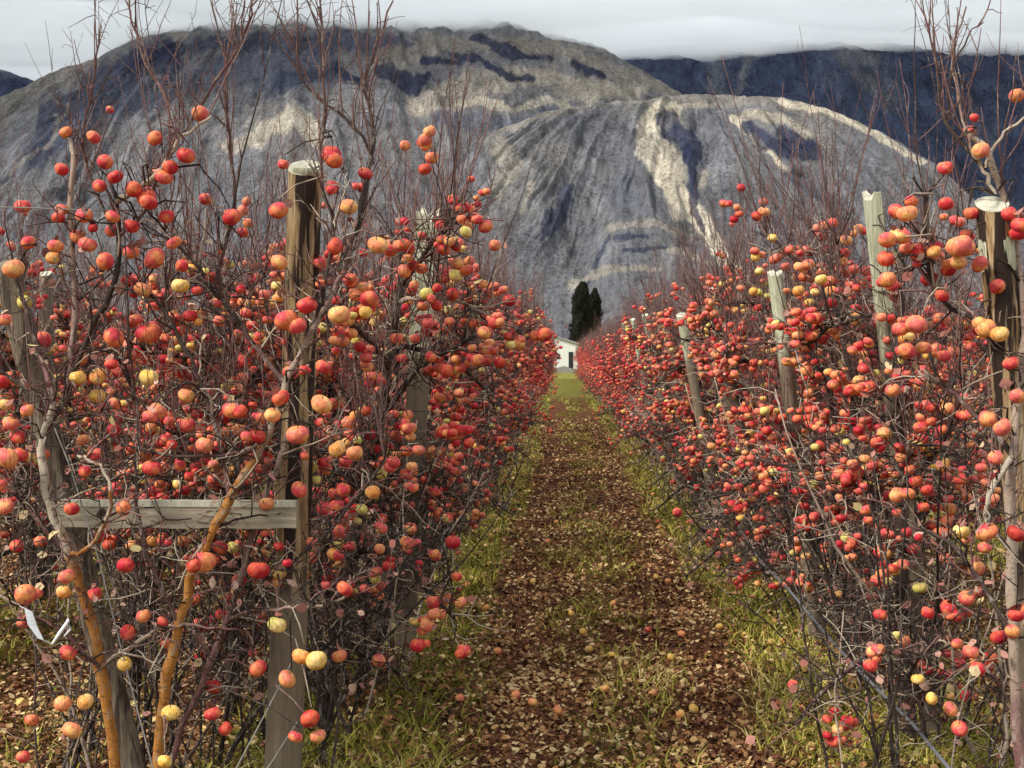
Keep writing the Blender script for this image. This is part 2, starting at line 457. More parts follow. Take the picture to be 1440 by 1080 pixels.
def place_tree(x, y, kind, var, label, group, lean=0.0, sc=1.0, scz=1.0, n_ind=0, flip=None):
    if kind == 'near': tm, bm_, am, sp = NEAR[var % len(NEAR)]
    else: (tm, bm_, am), sp = FAR[var % len(FAR)], None
    root = bpy.data.objects.new('apple_tree', None); COL.objects.link(root); root.empty_display_size = .1
    root.location = (x, y, 0)
    yaw = (math.pi if (rg0.random() < .5 if flip is None else flip) else 0) + rg0.gauss(0, .12)
    root.rotation_euler = (rg0.gauss(0, .02), lean * max(.2, 1 - y / 120) + rg0.gauss(0, .02), 0)
    root.scale = (sc * (1 - .14 * min(1, max(0, y - 30) / 60)), sc, sc * scz)
    tag(root, label, 'apple tree', group)
    rz = Matrix.Rotation(yaw, 4, 'Z')
    for nm, me in (('trunk', tm), ('branches', bm_)):
        o = obj(nm, me, root); o.rotation_euler = (0, 0, yaw)
    if n_ind == 0:
        o = obj('apples', am, root); o.rotation_euler = (0, 0, yaw); o['kind'] = 'stuff'
    else:
        # the apples that show largest: those towards the aisle or the camera
        spp = [(rz @ p, s, t) for p, s, t in sp]
        inward = 1 if x < 0 else -1
        spp.sort(key=lambda a: -(a[0].x * inward * (1.0 if abs(x) < 2 else .3) - a[0].y * .9))
        for p, s, t in spp[:n_ind]:
            o = obj('apple', APPLE_MESH[min(15, range(16) .__getitem__(min(range(16), key=lambda i: abs(APPLE_TONES[i] - t))))], root, p)
            o.scale = (s * .655, s * .655, s * .655 * rg0.uniform(.9, 1.05)); o.rotation_euler = (rg0.gauss(0, .25), rg0.gauss(0, .25), rg0.uniform(0, 6.28))
        rest = spp[n_ind:]
        if rest:
            V, f4, f3, T = apples_arrays([tuple(p) for p, _, _ in rest], [.0235 * s for _, s, _ in rest], [t for _, _, t in rest], 9, 6)
            o = obj('apples', mesh_from('apples_mesh', V, f4, f3, T, (APPLE,), None, True), root, kind='stuff')
    return root

ORD = ['first', 'second', 'third', 'fourth', 'fifth', 'sixth', 'seventh', 'eighth', 'ninth', 'tenth']
# the two rows along the aisle
SP = .92
def row(x0, y0, y1, name, lean, near_to, n_full, grow_end, ind_to=(6, 90)):
    y = y0; i = 0
    while y < y1:
        d = y
        if i < 10: lab = f'{ORD[i]} apple tree from the camera in the {name}'
        elif d < 40: lab = f'apple tree midway along the {name}'
        else: lab = f'small distant apple tree far along the {name}'
        far = d > near_to
        k = ind_to[1] if i < ind_to[0] else 0
        place_tree(x0 + rg0.gauss(0, .05), y + rg0.gauss(0, .08), 'far' if far else 'near', rg0.randrange(48), lab,
                   TREE_GROUP, lean + 0, rg0.uniform(.96, 1.05), 1 + (grow_end - 1) * (d / 112), k)
        y += SP if y < 32 else SP * 1.5; i += 1
row(XL, 6.1, 112, 'row left of the leafy aisle', R(2.5), 22, 93, 1.45, (7, 90))
row(XR, 5.8, 112, 'row right of the leafy aisle', R(-5), 22, 93, 1.12, (8, 90))
for x_, y_, lab in ((-1.5, 6.4, 'thickly fruited apple tree behind the orange barked tree'), (-2.05, 6.7, 'fruiting apple tree behind the pale curling trunk at the left')):
    place_tree(x_, y_, 'near', int(-x_ * 2), lab, TREE_GROUP, R(2), 1.0, 1.0, 90)
row(XL - ROW, 7.2, 36, 'second row to the left', R(1), 20, 30, 1.0, (5, 60))
row(XR + ROW, 9.5, 32, 'second row to the right', 0, 14, 20, 1.0, (0, 0))

# everything farther out reads as one mass of rows
parts = []
LO = [far_arrays(500 + i, .35, 3, 9, 70, False, 2.2) for i in range(3)]
rs = np.random.default_rng(8)
for x0, ya, yb in ((XL - ROW, 40, 112), (XL - 2 * ROW, 13, 100), (XL - 3 * ROW, 18, 80), (XR + ROW, 32, 112), (XR + 2 * ROW, 16, 90), (XR + 3 * ROW, 22, 70)):
    y = ya
    while y < yb:
        tr_, br_, ap_ = LO[rs.integers(3)]
        a = rs.integers(2) * math.pi + rs.normal(0, .2); c, s = math.cos(a), math.sin(a); sc = rs.uniform(.95, 1.06)
        for (V, f4, f3, T), mi in ((tr_, None), (br_[:4], br_[4]), (ap_, 'a')):
            W = V.copy() * sc; W = np.stack([W[:, 0] * c - W[:, 1] * s + x0, W[:, 0] * s + W[:, 1] * c + y, W[:, 2]], 1)
            if mi is None: parts.append((W, f4, f3, T, 0))
            elif isinstance(mi, str): parts.append((W, f4, f3, T, 2))
            else: parts.append((W, f4, f3, T, mi))
        y += 1.2
def join2(parts):
    Vs, A4, A3, Ts, m4, m3, o = [], [], [], [], [], [], 0
    for V, f4, f3, T, mi in parts:
        n4, n3 = len(f4), len(f3)
        mi = np.full(n4 + n3, mi) if np.isscalar(mi) else mi
        Vs.append(V); A4.append(f4 + o); A3.append(f3 + o); Ts.append(T); m4.append(mi[:n4]); m3.append(mi[n4:]); o += len(V)
    return np.concatenate(Vs), np.concatenate(A4), np.concatenate(A3), np.concatenate(Ts), np.concatenate(m4 + m3)
V, f4, f3, T, mi = join2(parts)
orch = obj('orchard_trees', mesh_from('orchard_mesh', V, f4, f3, T, (BARK, LEAF, APPLE), mi), kind='stuff')
tag(orch, 'mass of bare apple trees in the rows farther out on both sides', 'orchard')

# ------------------------------------------------------------------ the foreground trees, limb by limb
def nearest(limbs, p):
    best = None
    for pts, *_ in limbs:
        for q in pts:
            d = (q - p).length + (0.15 if q.z > p.z + .3 else 0)
            if best is None or d < best[0]: best = (d, q)
    return best[1]

def hand_tree(seed, base, limb_spec, apple_px, label, group, D0, n_ind=100, dens=1.0, sprouts=14, extra=60, jit=.25, name_tones=True):
    rg = random.Random(seed); nrg = np.random.default_rng(seed)
    root = bpy.data.objects.new('apple_tree', None); COL.objects.link(root); root.location = base
    tag(root, label, 'apple tree', group)
    B = Vector(base); limbs = []
    for pts, r0, r1, tone, lvl in limb_spec:
        q = [P(*a) - B for a in pts]
        # resample as a smooth curve
        n = len(q); m = max(8, 4 * n); out = []
        for i in range(m):
            t = i * (n - 1) / (m - 1); j = min(int(t), n - 2); f = t - j
            p0, p1, p2, p3 = q[max(j - 1, 0)], q[j], q[j + 1], q[min(j + 2, n - 1)]
            c = .5 * ((2 * p1) + (p2 - p0) * f + (2 * p0 - 5 * p1 + 4 * p2 - p3) * f * f + (3 * p1 - p0 - 3 * p2 + p3) * f ** 3)
            out.append(c + Vector((rg.gauss(0, .004), rg.gauss(0, .004), rg.gauss(0, .004))))
        tn = [float(np.interp(i / (m - 1), np.linspace(0, 1, len(tone)), tone)) for i in range(m)] if isinstance(tone, tuple) else tone
        limbs.append((out, [a * rg.uniform(.86, 1.2) for a in taper(r0, r1, m)], tn, lvl))
    trunk = None
    for pts, rad, tone, lvl in limbs:
        tt = Tubes(); tt.add(pts, rad, tone, 10)
        o = obj('limb' if trunk else 'trunk', mesh_from('limb_mesh', *tt.arrays(), (BARK,), None, True), trunk or root)
        trunk = trunk or o
    tb = Tubes(); fruit = flesh_out(rg, limbs, tb, 4, dens * 1.9, sprouts * 2, True, 1.0, 1.3, B.z); suckers(rg, tb, fruit, 24, B.z, .55, .5, .35)
    spots = []
    for i, a in enumerate(apple_px):
        px, py = a[0], a[1]; D = a[3] if len(a) > 3 else D0 + rg.uniform(-jit, jit)
        p = P(px, py, D) - B; s = (a[2] * D / F / 2) / .036 if len(a) > 2 and a[2] else rg.uniform(.9, 1.1)
        t = a[4] if len(a) > 4 else pick_tone(rg)
        p.z += .034 * s
        spots.append((p, s, t))
        q0 = nearest(limbs, p); mid = q0.lerp(p, .5) + Vector((rg.gauss(0, .04), rg.gauss(0, .04), .07))
        pts = [q0, q0.lerp(mid, .5) + Vector((rg.gauss(0, .015), rg.gauss(0, .015), .02)), mid, mid.lerp(p, .6) + Vector((0, 0, .025)), p + Vector((0, 0, .012))]
        tb.add(pts, taper(.0045, .0022, 5), rg.choice((.1, .15, .2, .5, .75)), 4)
    rg.shuffle(fruit)
    for p, q in fruit:
        if len(spots) >= len(apple_px) + extra: break
        if fruit_ok(p.z + B.z, rg): spots.append((p, rg.uniform(.66, .88), pick_tone(rg)))
    lp = np.array([tuple(f[0]) for f in fruit[:260] if f[0].z + B.z < 2.2])
    lv, lf, lt = leaf_arrays(lp, nrg.uniform(.022, .05, len(lp)), nrg, nrg.uniform(0, 1, len(lp)))
    V, f4, f3, T, mi = join([(*tb.arrays(), 0), (lv, lf, None, lt, 1)])
    obj('branches', mesh_from('branches_mesh', V, f4, f3, T, (BARK, LEAF), mi), root)
    for p, s, t in spots[:n_ind]:
        o = obj('apple', APPLE_MESH[min(range(16), key=lambda i: abs(APPLE_TONES[i] - t))], root, p)
        o.scale = (s, s, s * rg.uniform(.9, 1.04)); o.rotation_euler = (rg.gauss(0, .3), rg.gauss(0, .3), rg.uniform(0, 6.28))
    rest = spots[n_ind:]
    if rest:
        V, f4, f3, T = apples_arrays([tuple(p) for p, _, _ in rest], [.0235 * s for _, s, _ in rest], [t for _, _, t in rest], 9, 6)
        obj('apples', mesh_from('apples_mesh', V, f4, f3, T, (APPLE,), None, True), root, kind='stuff')
    return root

RED, COR, ORA, YEL = .12, .42, .80, .97
# tree with the orange bark between the leaning post and the end post
t1_base = P(222, 1165, 4.98)
hand_tree(41, t1_base, [
    ([(222, 1165, 4.98), (228, 1000, 4.95), (252, 880, 4.92), (285, 770, 4.9), (325, 700, 4.9), (372, 620, 4.92), (402, 540, 4.95), (436, 470, 4.95), (478, 390, 5.0), (500, 330, 5.05), (520, 260, 5.1)], .021, .006, (.97, 1.0, 1.0, .98, .93, .66, .62, .4, .2), 0),
    ([(226, 1110, 4.98), (262, 1010, 5.05), (318, 880, 5.08), (352, 760, 5.1), (380, 680, 5.1), (405, 600, 5.15), (404, 520, 5.15)], .013, .008, (.35, .72), 1),
    ([(436, 470, 4.95), (470, 340, 5.0), (452, 250, 5.0), (458, 110, 5.0), (448, 10, 5.0)], .008, .003, (.15, .42), 1),
    ([(500, 330, 5.05), (525, 200, 5.1), (515, 110, 5.1), (552, 0, 5.1)], .010, .003, (.1, .42), 1),
    ([(525, 230, 5.1), (500, 180, 5.1), (430, 120, 5.1), (408, 40, 5.1)], .007, .003, (.1, .35), 1),
    ([(318, 880, 5.08), (350, 858, 5.0), (420, 855, 4.95), (490, 840, 5.0)], .007, .004, (.3, .8), 1),
    ([(262, 1010, 5.05), (300, 930, 5.1), (360, 830, 5.1), (450, 760, 5.1), (540, 650, 5.15)], .008, .005, (.12, .3), 1),
    ([(325, 700, 4.9), (290, 560, 5.0), (250, 470, 5.0), (200, 400, 5.05)], .009, .006, (.4, .15), 1),
    ([(402, 540, 4.95), (340, 460, 5.1), (310, 380, 5.1), (330, 290, 5.1), (318, 150, 5.1), (322, 60, 5.1)], .009, .004, (.3, .35), 1),
    ([(340, 460, 5.1), (280, 380, 5.15), (235, 330, 5.15), (205, 290, 5.1)], .008, .004, (.12, .2), 1),
    ([(372, 620, 4.92), (330, 640, 4.9), (240, 640, 4.95), (160, 620, 5.0)], .007, .004, (.5, .15), 1),
    ([(252, 880, 4.92), (215, 800, 4.9), (190, 700, 4.95), (195, 600, 5.0), (175, 500, 5.0)], .009, .005, (.4, .2), 1),
], [(475, 443, 33, 4.85, ORA), (425, 431, 30, 4.9, .2), (398, 452, 34, 4.9, .34), (412, 458, 28, 4.88, COR), (455, 570, 30, 4.85, ORA), (419, 613, 34, 4.8, .6), (468, 632, 26, 5, .85),
    (497, 637, 26, 5, ORA), (461, 350, 26, 4.9, RED), (530, 346, 28, 5, ORA), (487, 291, 26, 5, ORA), (468, 218, 30, 5, RED), (476, 226, 26, 4.98, .25), (400, 231, 18, 5, COR), (392, 296, 26, 5, .4),
    (204, 408, 26, 5, ORA), (256, 402, 26, 4.95, YEL), (170, 477, 30, 4.95, .36), (208, 471, 34, 5, .3), (211, 531, 27, 4.95, YEL), (135, 557, 25, 5, YEL), (106, 531, 25, 4.95, YEL), (133, 530, 26, 4.95, .85),
    (230, 581, 27, 4.9, .7), (160, 523, 22, 5, COR), (325, 577, 27, 4.9, .5), (293, 627, 27, 4.9, .7), (309, 608, 22, 5, .7), (263, 556, 24, 5, ORA), (286, 789, 36, 4.85, .5), (365, 801, 30, 4.95, RED),
    (200, 866, 22, 4.9, .55), (182, 893, 24, 4.95, RED), (355, 943, 24, 4.95, .3), (438, 1012, 28, 4.85, RED), (420, 1037, 20, 4.85, .4), (443, 1036, 22, 4.85, .7), (446, 928, 32, 4.85, YEL),
    (428, 924, 28, 4.88, .9), (170, 937, 22, 4.9, YEL), (240, 1003, 26, 4.85, .92), (232, 1070, 22, 4.7, YEL), (410, 957, 26, 4.9, .75), (365, 588, 24, 5, COR), (427, 690, 24, 5, COR), (340, 605, 22, 5.1, ORA),
    (255, 655, 20, 5, .3), (375, 708, 22, 5, .8), (310, 1028, 22, 5, .1), (486, 690, 22, 5.1, .3), (520, 694, 22, 5.1, .9), (265, 598, 24, 5, .4)],
    'apple tree with bright orange bark leaning across the horizontal brace', TREE_GROUP, 5.0, 100, 1.25, 28, 80)
# tree at the far left, pale bark curling round the leaning post
t2_base = P(168, 1160, 5.0)
hand_tree(42, t2_base, [
    ([(168, 1160, 5.0), (155, 1020, 4.98), (130, 880, 4.95), (98, 780, 4.9), (66, 700, 4.88), (58, 620, 4.9), (75, 560, 4.92), (45, 470, 5.0), (20, 380, 5.0)], .022, .007, (.93, 1.0, .97, .84, .80, .76, .3, .2), 0),
    ([(98, 780, 4.9), (125, 770, 4.85), (152, 728, 4.82), (155, 685, 4.8), (138, 655, 4.82), (108, 640, 4.85)], .008, .006, (.93, .85), 1),
    ([(130, 880, 4.95), (90, 780, 5.0), (30, 700, 5.05), (-30, 640, 5.1)], .009, .005, (.3, .6), 1),
    ([(140, 940, 4.95), (100, 900, 4.9), (40, 860, 4.9), (-20, 830, 4.9)], .008, .004, (.3, .72), 1),
    ([(95, 560, 5.0), (105, 450, 5.05), (100, 300, 5.05), (103, 215, 5.05), (92, 190, 5.05)], .014, .006, (.5, .8), 1),
    ([(58, 620, 4.9), (90, 560, 4.98), (120, 480, 5.0), (165, 380, 5.0), (163, 275, 5.0)], .012, .009, (.3, .02), 1),
    ([(163, 285, 5.0), (188, 268, 4.97), (225, 240, 4.95), (250, 200, 4.95), (298, 165, 4.95)], .011, .005, (.7, .8), 1),
    ([(250, 200, 4.95), (230, 130, 5.0), (205, 90, 5.0), (178, 0, 5.0)], .006, .003, (.5, .4), 1),
    ([(165, 330, 5.0), (120, 230, 5.05), (130, 120, 5.05), (140, 60, 5.05)], .006, .003, (.3, .4), 1),
    ([(165, 330, 5.0), (200, 300, 5.0), (235, 220, 5.0), (300, 120, 5.0), (340, 60, 5.0), (362, 0, 5.0)], .007, .003, (.3, .4), 1),
    ([(140, 940, 4.95), (210, 890, 4.95), (260, 880, 4.9), (330, 886, 4.9)], .008, .004, (.9, .4), 1),
    ([(75, 560, 4.92), (30, 540, 5.0), (-40, 480, 5.0)], .009, .005, (.2, .3), 1),
], [(12, 379, 30, 4.8, ORA), (10, 643, 34, 4.8, .62), (34, 640, 22, 4.9, .2), (118, 303, 25, 4.95, .4), (128, 345, 26, 4.95, .45), (144, 262, 22, 4.95, .3), (203, 278, 30, 4.95, .18), (190, 268, 24, 4.95, .22),
    (210, 285, 26, 4.93, .2), (265, 219, 26, 4.95, .24), (188, 318, 24, 5, .15), (235, 304, 24, 5, .25), (240, 343, 22, 5, .4), (183, 355, 24, 5, .36), (35, 836, 32, 4.75, .55), (89, 811, 24, 4.8, .62), (89, 832, 22, 4.82, .85),
    (99, 918, 26, 4.85, .35), (92, 990, 26, 4.7, ORA), (118, 987, 25, 4.7, .9), (105, 1026, 27, 4.65, ORA), (5, 715, 26, 4.9, .6), (60, 640, 20, 5, .2), (323, 309, 26, 5, .22), (257, 376, 20, 5, .3), (215, 364, 30, 5, .45),
    (45, 1012, 22, 5, .4), (30, 1065, 20, 4.9, .35), (20, 770, 20, 5.1, .2)],
    'apple tree at the left edge whose pale trunk curls round the leaning post', TREE_GROUP, 4.95, 80, 1.2, 15, 55)
# big tree behind the right hand end post
t3_base = P(1452, 1230, 4.75)
hand_tree(43, t3_base, [
    ([(1452, 1230, 4.75), (1430, 1000, 4.8), (1424, 800, 4.8), (1424, 640, 4.82), (1440, 480, 4.9), (1425, 330, 4.95), (1385, 210, 4.95), (1362, 190, 4.95)], .022, .008, (.2, .72, .66, .62, .70, .75), 0),
    ([(1424, 640, 4.82), (1395, 690, 4.7), (1388, 730, 4.7), (1420, 775, 4.7)], .009, .007, (.85, .75), 1),
    ([(1398, 272, 4.95), (1380, 235, 4.95), (1362, 200, 4.95), (1340, 90, 5.0), (1358, 10, 5.0)], .008, .003, (.8, .5), 1),
    ([(1385, 235, 4.95), (1330, 170, 5.0), (1318, 90, 5.0), (1300, 20, 5.0)], .008, .003, (.15, .4), 1),
    ([(1330, 170, 5.0), (1345, 80, 5.0), (1380, 30, 5.0)], .005, .002, (.15, .4), 1),
    ([(1440, 480, 4.9), (1350, 440, 5.0), (1310, 400, 5.05), (1300, 290, 5.1), (1330, 240, 5.1)], .010, .005, (.1, .15), 1),
    ([(1424, 640, 4.82), (1350, 560, 5.0), (1290, 520, 5.1)], .010, .006, (.1, .7), 1),
    ([(1425, 330, 4.95), (1480, 230, 5.0), (1500, 100, 5.0)], .009, .004, (.1, .4), 1),
    ([(1428, 900, 4.8), (1380, 820, 4.95), (1330, 760, 5.1), (1280, 740, 5.2)], .010, .005, (.15, .3), 1),
    ([(1430, 1000, 4.8), (1370, 920, 4.9), (1320, 900, 5.0)], .007, .004, (.2, .8), 1),
    ([(1385, 235, 4.95), (1410, 190, 4.95), (1450, 160, 4.9)], .006, .004, (.75, .8), 1),
], [(1345, 346, 36, 4.8, .62), (1362, 352, 26, 4.82, .6), (1272, 300, 28, 4.9, ORA), (1282, 285, 20, 5, .3), (1327, 236, 24, 4.95, .4), (1327, 288, 22, 4.95, .2), (1365, 300, 22, 4.95, .3), (1247, 338, 26, 4.9, .45),
    (1266, 334, 22, 4.92, .85), (1247, 364, 25, 4.9, .14), (1270, 350, 22, 5, .6), (1292, 358, 20, 5, .15), (1312, 355, 21, 4.95, .85), (1348, 370, 24, 4.85, .8), (1373, 378, 22, 4.9, .55), (1248, 393, 26, 4.9, .55),
    (1330, 372, 20, 5, .45), (1415, 300, 22, 4.9, .3), (1432, 330, 24, 4.9, .15), (1268, 300, 24, 5, .4), (1297, 460, 30, 4.9, .62), (1268, 462, 24, 4.95, .45), (1384, 462, 32, 4.9, .7), (1402, 603, 28, 4.7, .6),
    (1308, 862, 20, 4.9, .2), (1345, 905, 18, 4.9, .5), (1342, 999, 22, 4.9, .6), (1349, 1025, 24, 4.85, .42), (1317, 985, 19, 4.85, .95), (1290, 955, 18, 5, .95), (1425, 890, 22, 4.8, .6), (1405, 470, 26, 4.8, .85),
    (1375, 455, 22, 4.9, .8), (1300, 490, 22, 5, .6), (1325, 500, 20, 5, .4), (1430, 560, 22, 4.8, .6), (1360, 330, 18, 5, .2), (1400, 405, 24, 4.9, .4)],
    'apple tree at the right edge with a smooth grey trunk behind the round end post', TREE_GROUP, 4.95, 90, .8, 14, 60)

# ------------------------------------------------------------------ posts, brace, wires, hose
def wood(name, c1, c2, c3, streak=.5, edge=.5, weather=0):
    m, n, l, b = mat(name, .8)
    co = nd(n, 'TexCoord').outputs['Object']
    g = noise(n, l, mapping(n, l, co, (14, 14, 1.1)), 3, 6, .7, .4)
    r = nd(n, 'ValToRGB'); setramp(r, [(.3, c1), (.52, c2), (.72, c3)]); l.new(g, r.inputs[0])
    fine = noise(n, l, mapping(n, l, co, (60, 60, 2.5)), 4, 3, .6)
    c = mix(n, l, smooth(n, l, fine, .55, .7), r.outputs[0], c1)
    # dark tar-like stains running down the sides
    st = smooth(n, l, noise(n, l, mapping(n, l, co, (9, 9, .7), (3, 1, 0)), 3, 3, .55), edge, edge + .06)
    c = mix(n, l, math_(n, l, 'MULTIPLY', st, streak), c, (.022, .012, .009))
    if weather:      # only the exposed upper end is bleached
        sz_ = nd(n, 'SeparateXYZ'); l.new(co, sz_.inputs[0])
        zz = math_(n, l, 'ADD', sz_.outputs[2], math_(n, l, 'MULTIPLY', g, .5))
        c = mix(n, l, smooth(n, l, zz, weather + .1, weather + .35), mix(n, l, g, (.045, .030, .020), (.32, .25, .17)), c)
    l.new(c, b.inputs['Base Color']); bump(n, l, b, fine, .7, .004)
    return m
W_GREY = wood('weathered_wood', (.07, .052, .036), (.19, .15, .105), (.36, .31, .23), .7, .52)
W_STAIN = wood('stained_wood', (.10, .06, .03), (.38, .25, .12), (.70, .58, .38), .98, .455, .9)
W_PALE = wood('pale_wood', (.24, .24, .15), (.46, .47, .32), (.62, .63, .46), .2, .6, 1.75)
W_CUT = wood('cut_wood', (.34, .31, .22), (.56, .54, .42), (.66, .64, .52), .0, .8)

def post(base, top, r0, r1, label, material, cut=W_CUT, slant=.45, square=False, group='wooden trellis posts in the rows', ragged=0, seed=0, sides=22):
    """a round or split post from base to top, its end sawn aslant towards the camera"""
    rg = random.Random(seed); B = Vector(base); A = Vector(top) - B; n = 14; V = []; F4 = []
    ax = unit(A); u = unit(Vector((1, 0, 0)) - ax * ax.x); v = ax.cross(u)
    for i in range(n + 1):
        t = i / n; c = A * t + u * .006 * math.sin(3 * t + seed) + v * .004 * math.sin(5 * t)
        r = r0 + (r1 - r0) * t
        for k in range(sides):
            a = 2 * math.pi * (k + .5) / sides; ca, sa = math.cos(a), math.sin(a)
            if square: m_ = 1 / max(abs(ca), abs(sa)) ** .8; rx, ry = r * m_ * 1.0, r * m_ * .62
            else: rx = ry = r * (1 + .03 * math.sin(3 * a + seed) + .012 * math.sin(7 * a + 9 * t))
            p = c + u * ca * rx + v * sa * ry
            if i == n: p = p + ax * (slant * sa * r + (rg.uniform(-1, .4) * ragged if ragged else 0))
            V.append(tuple(p))
    for i in range(n):
        for k in range(sides):
            a0 = i * sides + k; a1 = i * sides + (k + 1) % sides
            F4.append((a0, a1, a1 + sides, a0 + sides))
    me = bpy.data.meshes.new('post_mesh'); me.from_pydata(V, [], F4); me.materials.append(material)
    for p in me.polygons: p.use_smooth = not square
    me.update()
    root = obj('trellis_post', me, None, B); tag(root, label, 'post', group)
    top_ring = V[-sides:]
    ins = [tuple(Vector(p) + ax * .002) for p in top_ring]; cen = sum((Vector(p) for p in ins), Vector()) / sides
    tv = [tuple(cen + ax * .001)] + [tuple(cen + (Vector(p) - cen) * .995) for p in ins] + [tuple(Vector(p) - ax * .004 + (Vector(p) - cen) * .005) for p in ins]
    tf = [(0, 1 + k, 1 + (k + 1) % sides) for k in range(sides)] + [(1 + k, 1 + sides + k, 1 + sides + (k + 1) % sides, 1 + (k + 1) % sides) for k in range(sides)]
    tm = bpy.data.meshes.new('sawn_end_mesh'); tm.from_pydata(tv, [], tf); tm.materials.append(cut); tm.update()
    obj('sawn_end', tm, root)
    return root, B, u, v, ax

def collar(root, A, t, r, h, material, name):
    """a band or split ring round a post"""
    u = unit(Vector((1, 0, 0)) - unit(A) * unit(A).x); v = unit(A).cross(u); V = []; F4 = []; s = 22
    prof = [(0, r - .003), (.15, r), (.85, r * 1.01), (1, r - .002)]
    for q, rr in prof:
        for k in range(s):
            a = 2 * math.pi * k / s; V.append(tuple(A * t + unit(A) * h * q + (u * math.cos(a) + v * math.sin(a)) * rr))
    for i in range(len(prof) - 1):
        for k in range(s): F4.append((i * s + k, i * s + (k + 1) % s, (i + 1) * s + (k + 1) % s, (i + 1) * s + k))
    me = bpy.data.meshes.new(name + '_mesh'); me.from_pydata(V, [], F4); me.materials.append(material)
    for p in me.polygons: p.use_smooth = True
    me.update(); return obj(name, me, root)

def foot(px, py_top, D, base_px, ztop_py):
    """base on the ground below pixel column base_px at depth D, top at the pixel"""
    b = P(base_px, 1000, D); b.z = -.05
    return b, P(px, ztop_py, D)

b, t = foot(431, 0, 5.2, 391, 236)
EP = post(b, t, .070, .062, 'round end post on the left with dark streaks and a pale sawn top', W_STAIN, slant=.55, seed=1)
collar(EP[0], t - b, .985, .066, .028, W_PALE, 'bark_rim')
b, t = foot(1396, 0, 4.95, 1478, 287)
EP2 = post(b, t, .064, .056, 'round end post on the right with a pale sawn top over dark wood', W_STAIN, slant=.55, seed=7)
collar(EP2[0], t - b, .895, .0595, .12, W_PALE, 'pale_sapwood')
b, t = foot(10, 0, 5.15, 205, 372)
LP = post(b, t, .047, .050, 'leaning grey post at the left edge carrying the horizontal brace', W_GREY, slant=.5, seed=3, cut=W_GREY)
b, t = foot(1224, 0, 5.9, 1316, 272)
post(b, t, .034, .036, 'tall split post with a ragged pale top in the right row', W_PALE, slant=.2, square=True, ragged=.03, seed=4, sides=20)
b, t = foot(1243, 0, 6.05, 1322, 405)
post(b, t, .028, .026, 'thin pale stake standing against the tall split post', W_PALE, slant=.1, square=True, seed=5, sides=20)
b, t = foot(1089, 0, 8.0, 1152, 383)
post(b, t, .043, .042, 'second pale topped post of the right row, its grey foot in the grass', W_PALE, slant=.4, seed=6, ragged=.02)
rp = [(1011, 417, 10.6, 1064), (966, 452, 13.0, 1012), (941, 450, 15.5, 980), (915, 452, 18.2, 950), (897, 458, 21.2, 925), (884, 463, 24.6, 908)]
nm = ['third pale topped post of the right row', 'fourth post of the right row with a curled pale top', 'fifth small pale post of the right row', 'sixth small pale post of the right row', 'seventh tiny pale post top in the right row', 'farthest tiny pale post top in the right row']
for i, (px, py, D, bx) in enumerate(rp):
    b, t = foot(px - 3, 0, D, bx, py - 9)
    post(b + Vector((.05, .1, 0)), t + Vector((-.04, 0, 0)), .046, .044, nm[i], W_PALE, slant=.4, seed=10 + i)
b, t = foot(603, 0, 7.45, 560, 296); b.y += .25
post(b, t, .056, .062, 'broad split post with a ragged greenish top in the left row', W_PALE, slant=.2, square=True, ragged=.07, seed=9, sides=20)
for i, (D, lab) in enumerate(((12.5, 'grey post among the trees of the left row, the nearer one'), (17, 'grey post deep among the trees of the left row'))):
    post((XL, D, -.05), (XL + .1, D, 2.15), .05, .048, lab, W_GREY, slant=.4, seed=30 + i)
b, t = foot(745, 0, 36, 747, 560)
post(b, (b.x, b.y, .75), .05, .05, 'short dark stake beside the grass strip on the left', W_GREY, slant=.1, seed=40)
for i, (px, D) in enumerate(((872, 33), (886, 30))):
    b = P(px, 600, D); b.z = -.05
    post(b, (b.x, b.y, .5), .045, .045, ('short dark stake beside the right grass strip, the farther one', 'short dark stake beside the right grass strip, the nearer one')[i], W_GREY, slant=.1, seed=41 + i)
for i, (x, y, lab) in enumerate(((-3.4, 9.2, 'grey post in the second row on the left, behind the curled branch'), (-3.35, 13.4, 'grey post in the second row on the left, behind the end post'))):
    post((x, y, -.05), (x + .03, y, 2.2), .05, .045, lab, W_GREY, slant=.4, seed=50 + i)

# brace between the leaning post and the end post
a, c = P(84, 723, 5.02), P(418, 723, 5.02)
L_ = (c - a).length; hz = .046; V = []
ns = 24
for i in range(ns + 1):
    x = L_ * i / ns; w_ = .0025 * math.sin(i * .9)
    for (yy, zz) in ((-.02, -hz + w_), (.02, -hz), (.02, hz), (-.02, hz + w_ * .5)): V.append((x, yy, zz))
Fc = [(3, 2, 1, 0)] + [(i * 4 + k, i * 4 + (k + 1) % 4, (i + 1) * 4 + (k + 1) % 4, (i + 1) * 4 + k) for i in range(ns) for k in range(4)] + [(ns * 4, ns * 4 + 1, ns * 4 + 2, ns * 4 + 3)]
mb, n, l, b_ = mat('board_wood', .75)
co = nd(n, 'TexCoord').outputs['Object']
g = noise(n, l, mapping(n, l, co, (1.2, 8, 14)), 4, 6, .7, .5); r = nd(n, 'ValToRGB'); setramp(r, [(.3, (.15, .12, .085)), (.5, (.34, .29, .21)), (.7, (.52, .47, .36))]); l.new(g, r.inputs[0])
kn = smooth(n, l, noise(n, l, mapping(n, l, co, (4, 4, 7)), 2.4, 2), .66, .72)
l.new(mix(n, l, kn, r.outputs[0], (.05, .035, .025)), b_.inputs['Base Color']); bump(n, l, b_, g, .5, .004)
me = bpy.data.meshes.new('brace_mesh'); me.from_pydata(V, [], Fc); me.materials.append(mb); me.update()
br = obj('timber_brace', me, None, a)
tag(br, 'horizontal grey timber brace between the leaning post and the left end post', 'brace')
m2 = bpy.data.meshes.new('top_strip_mesh')
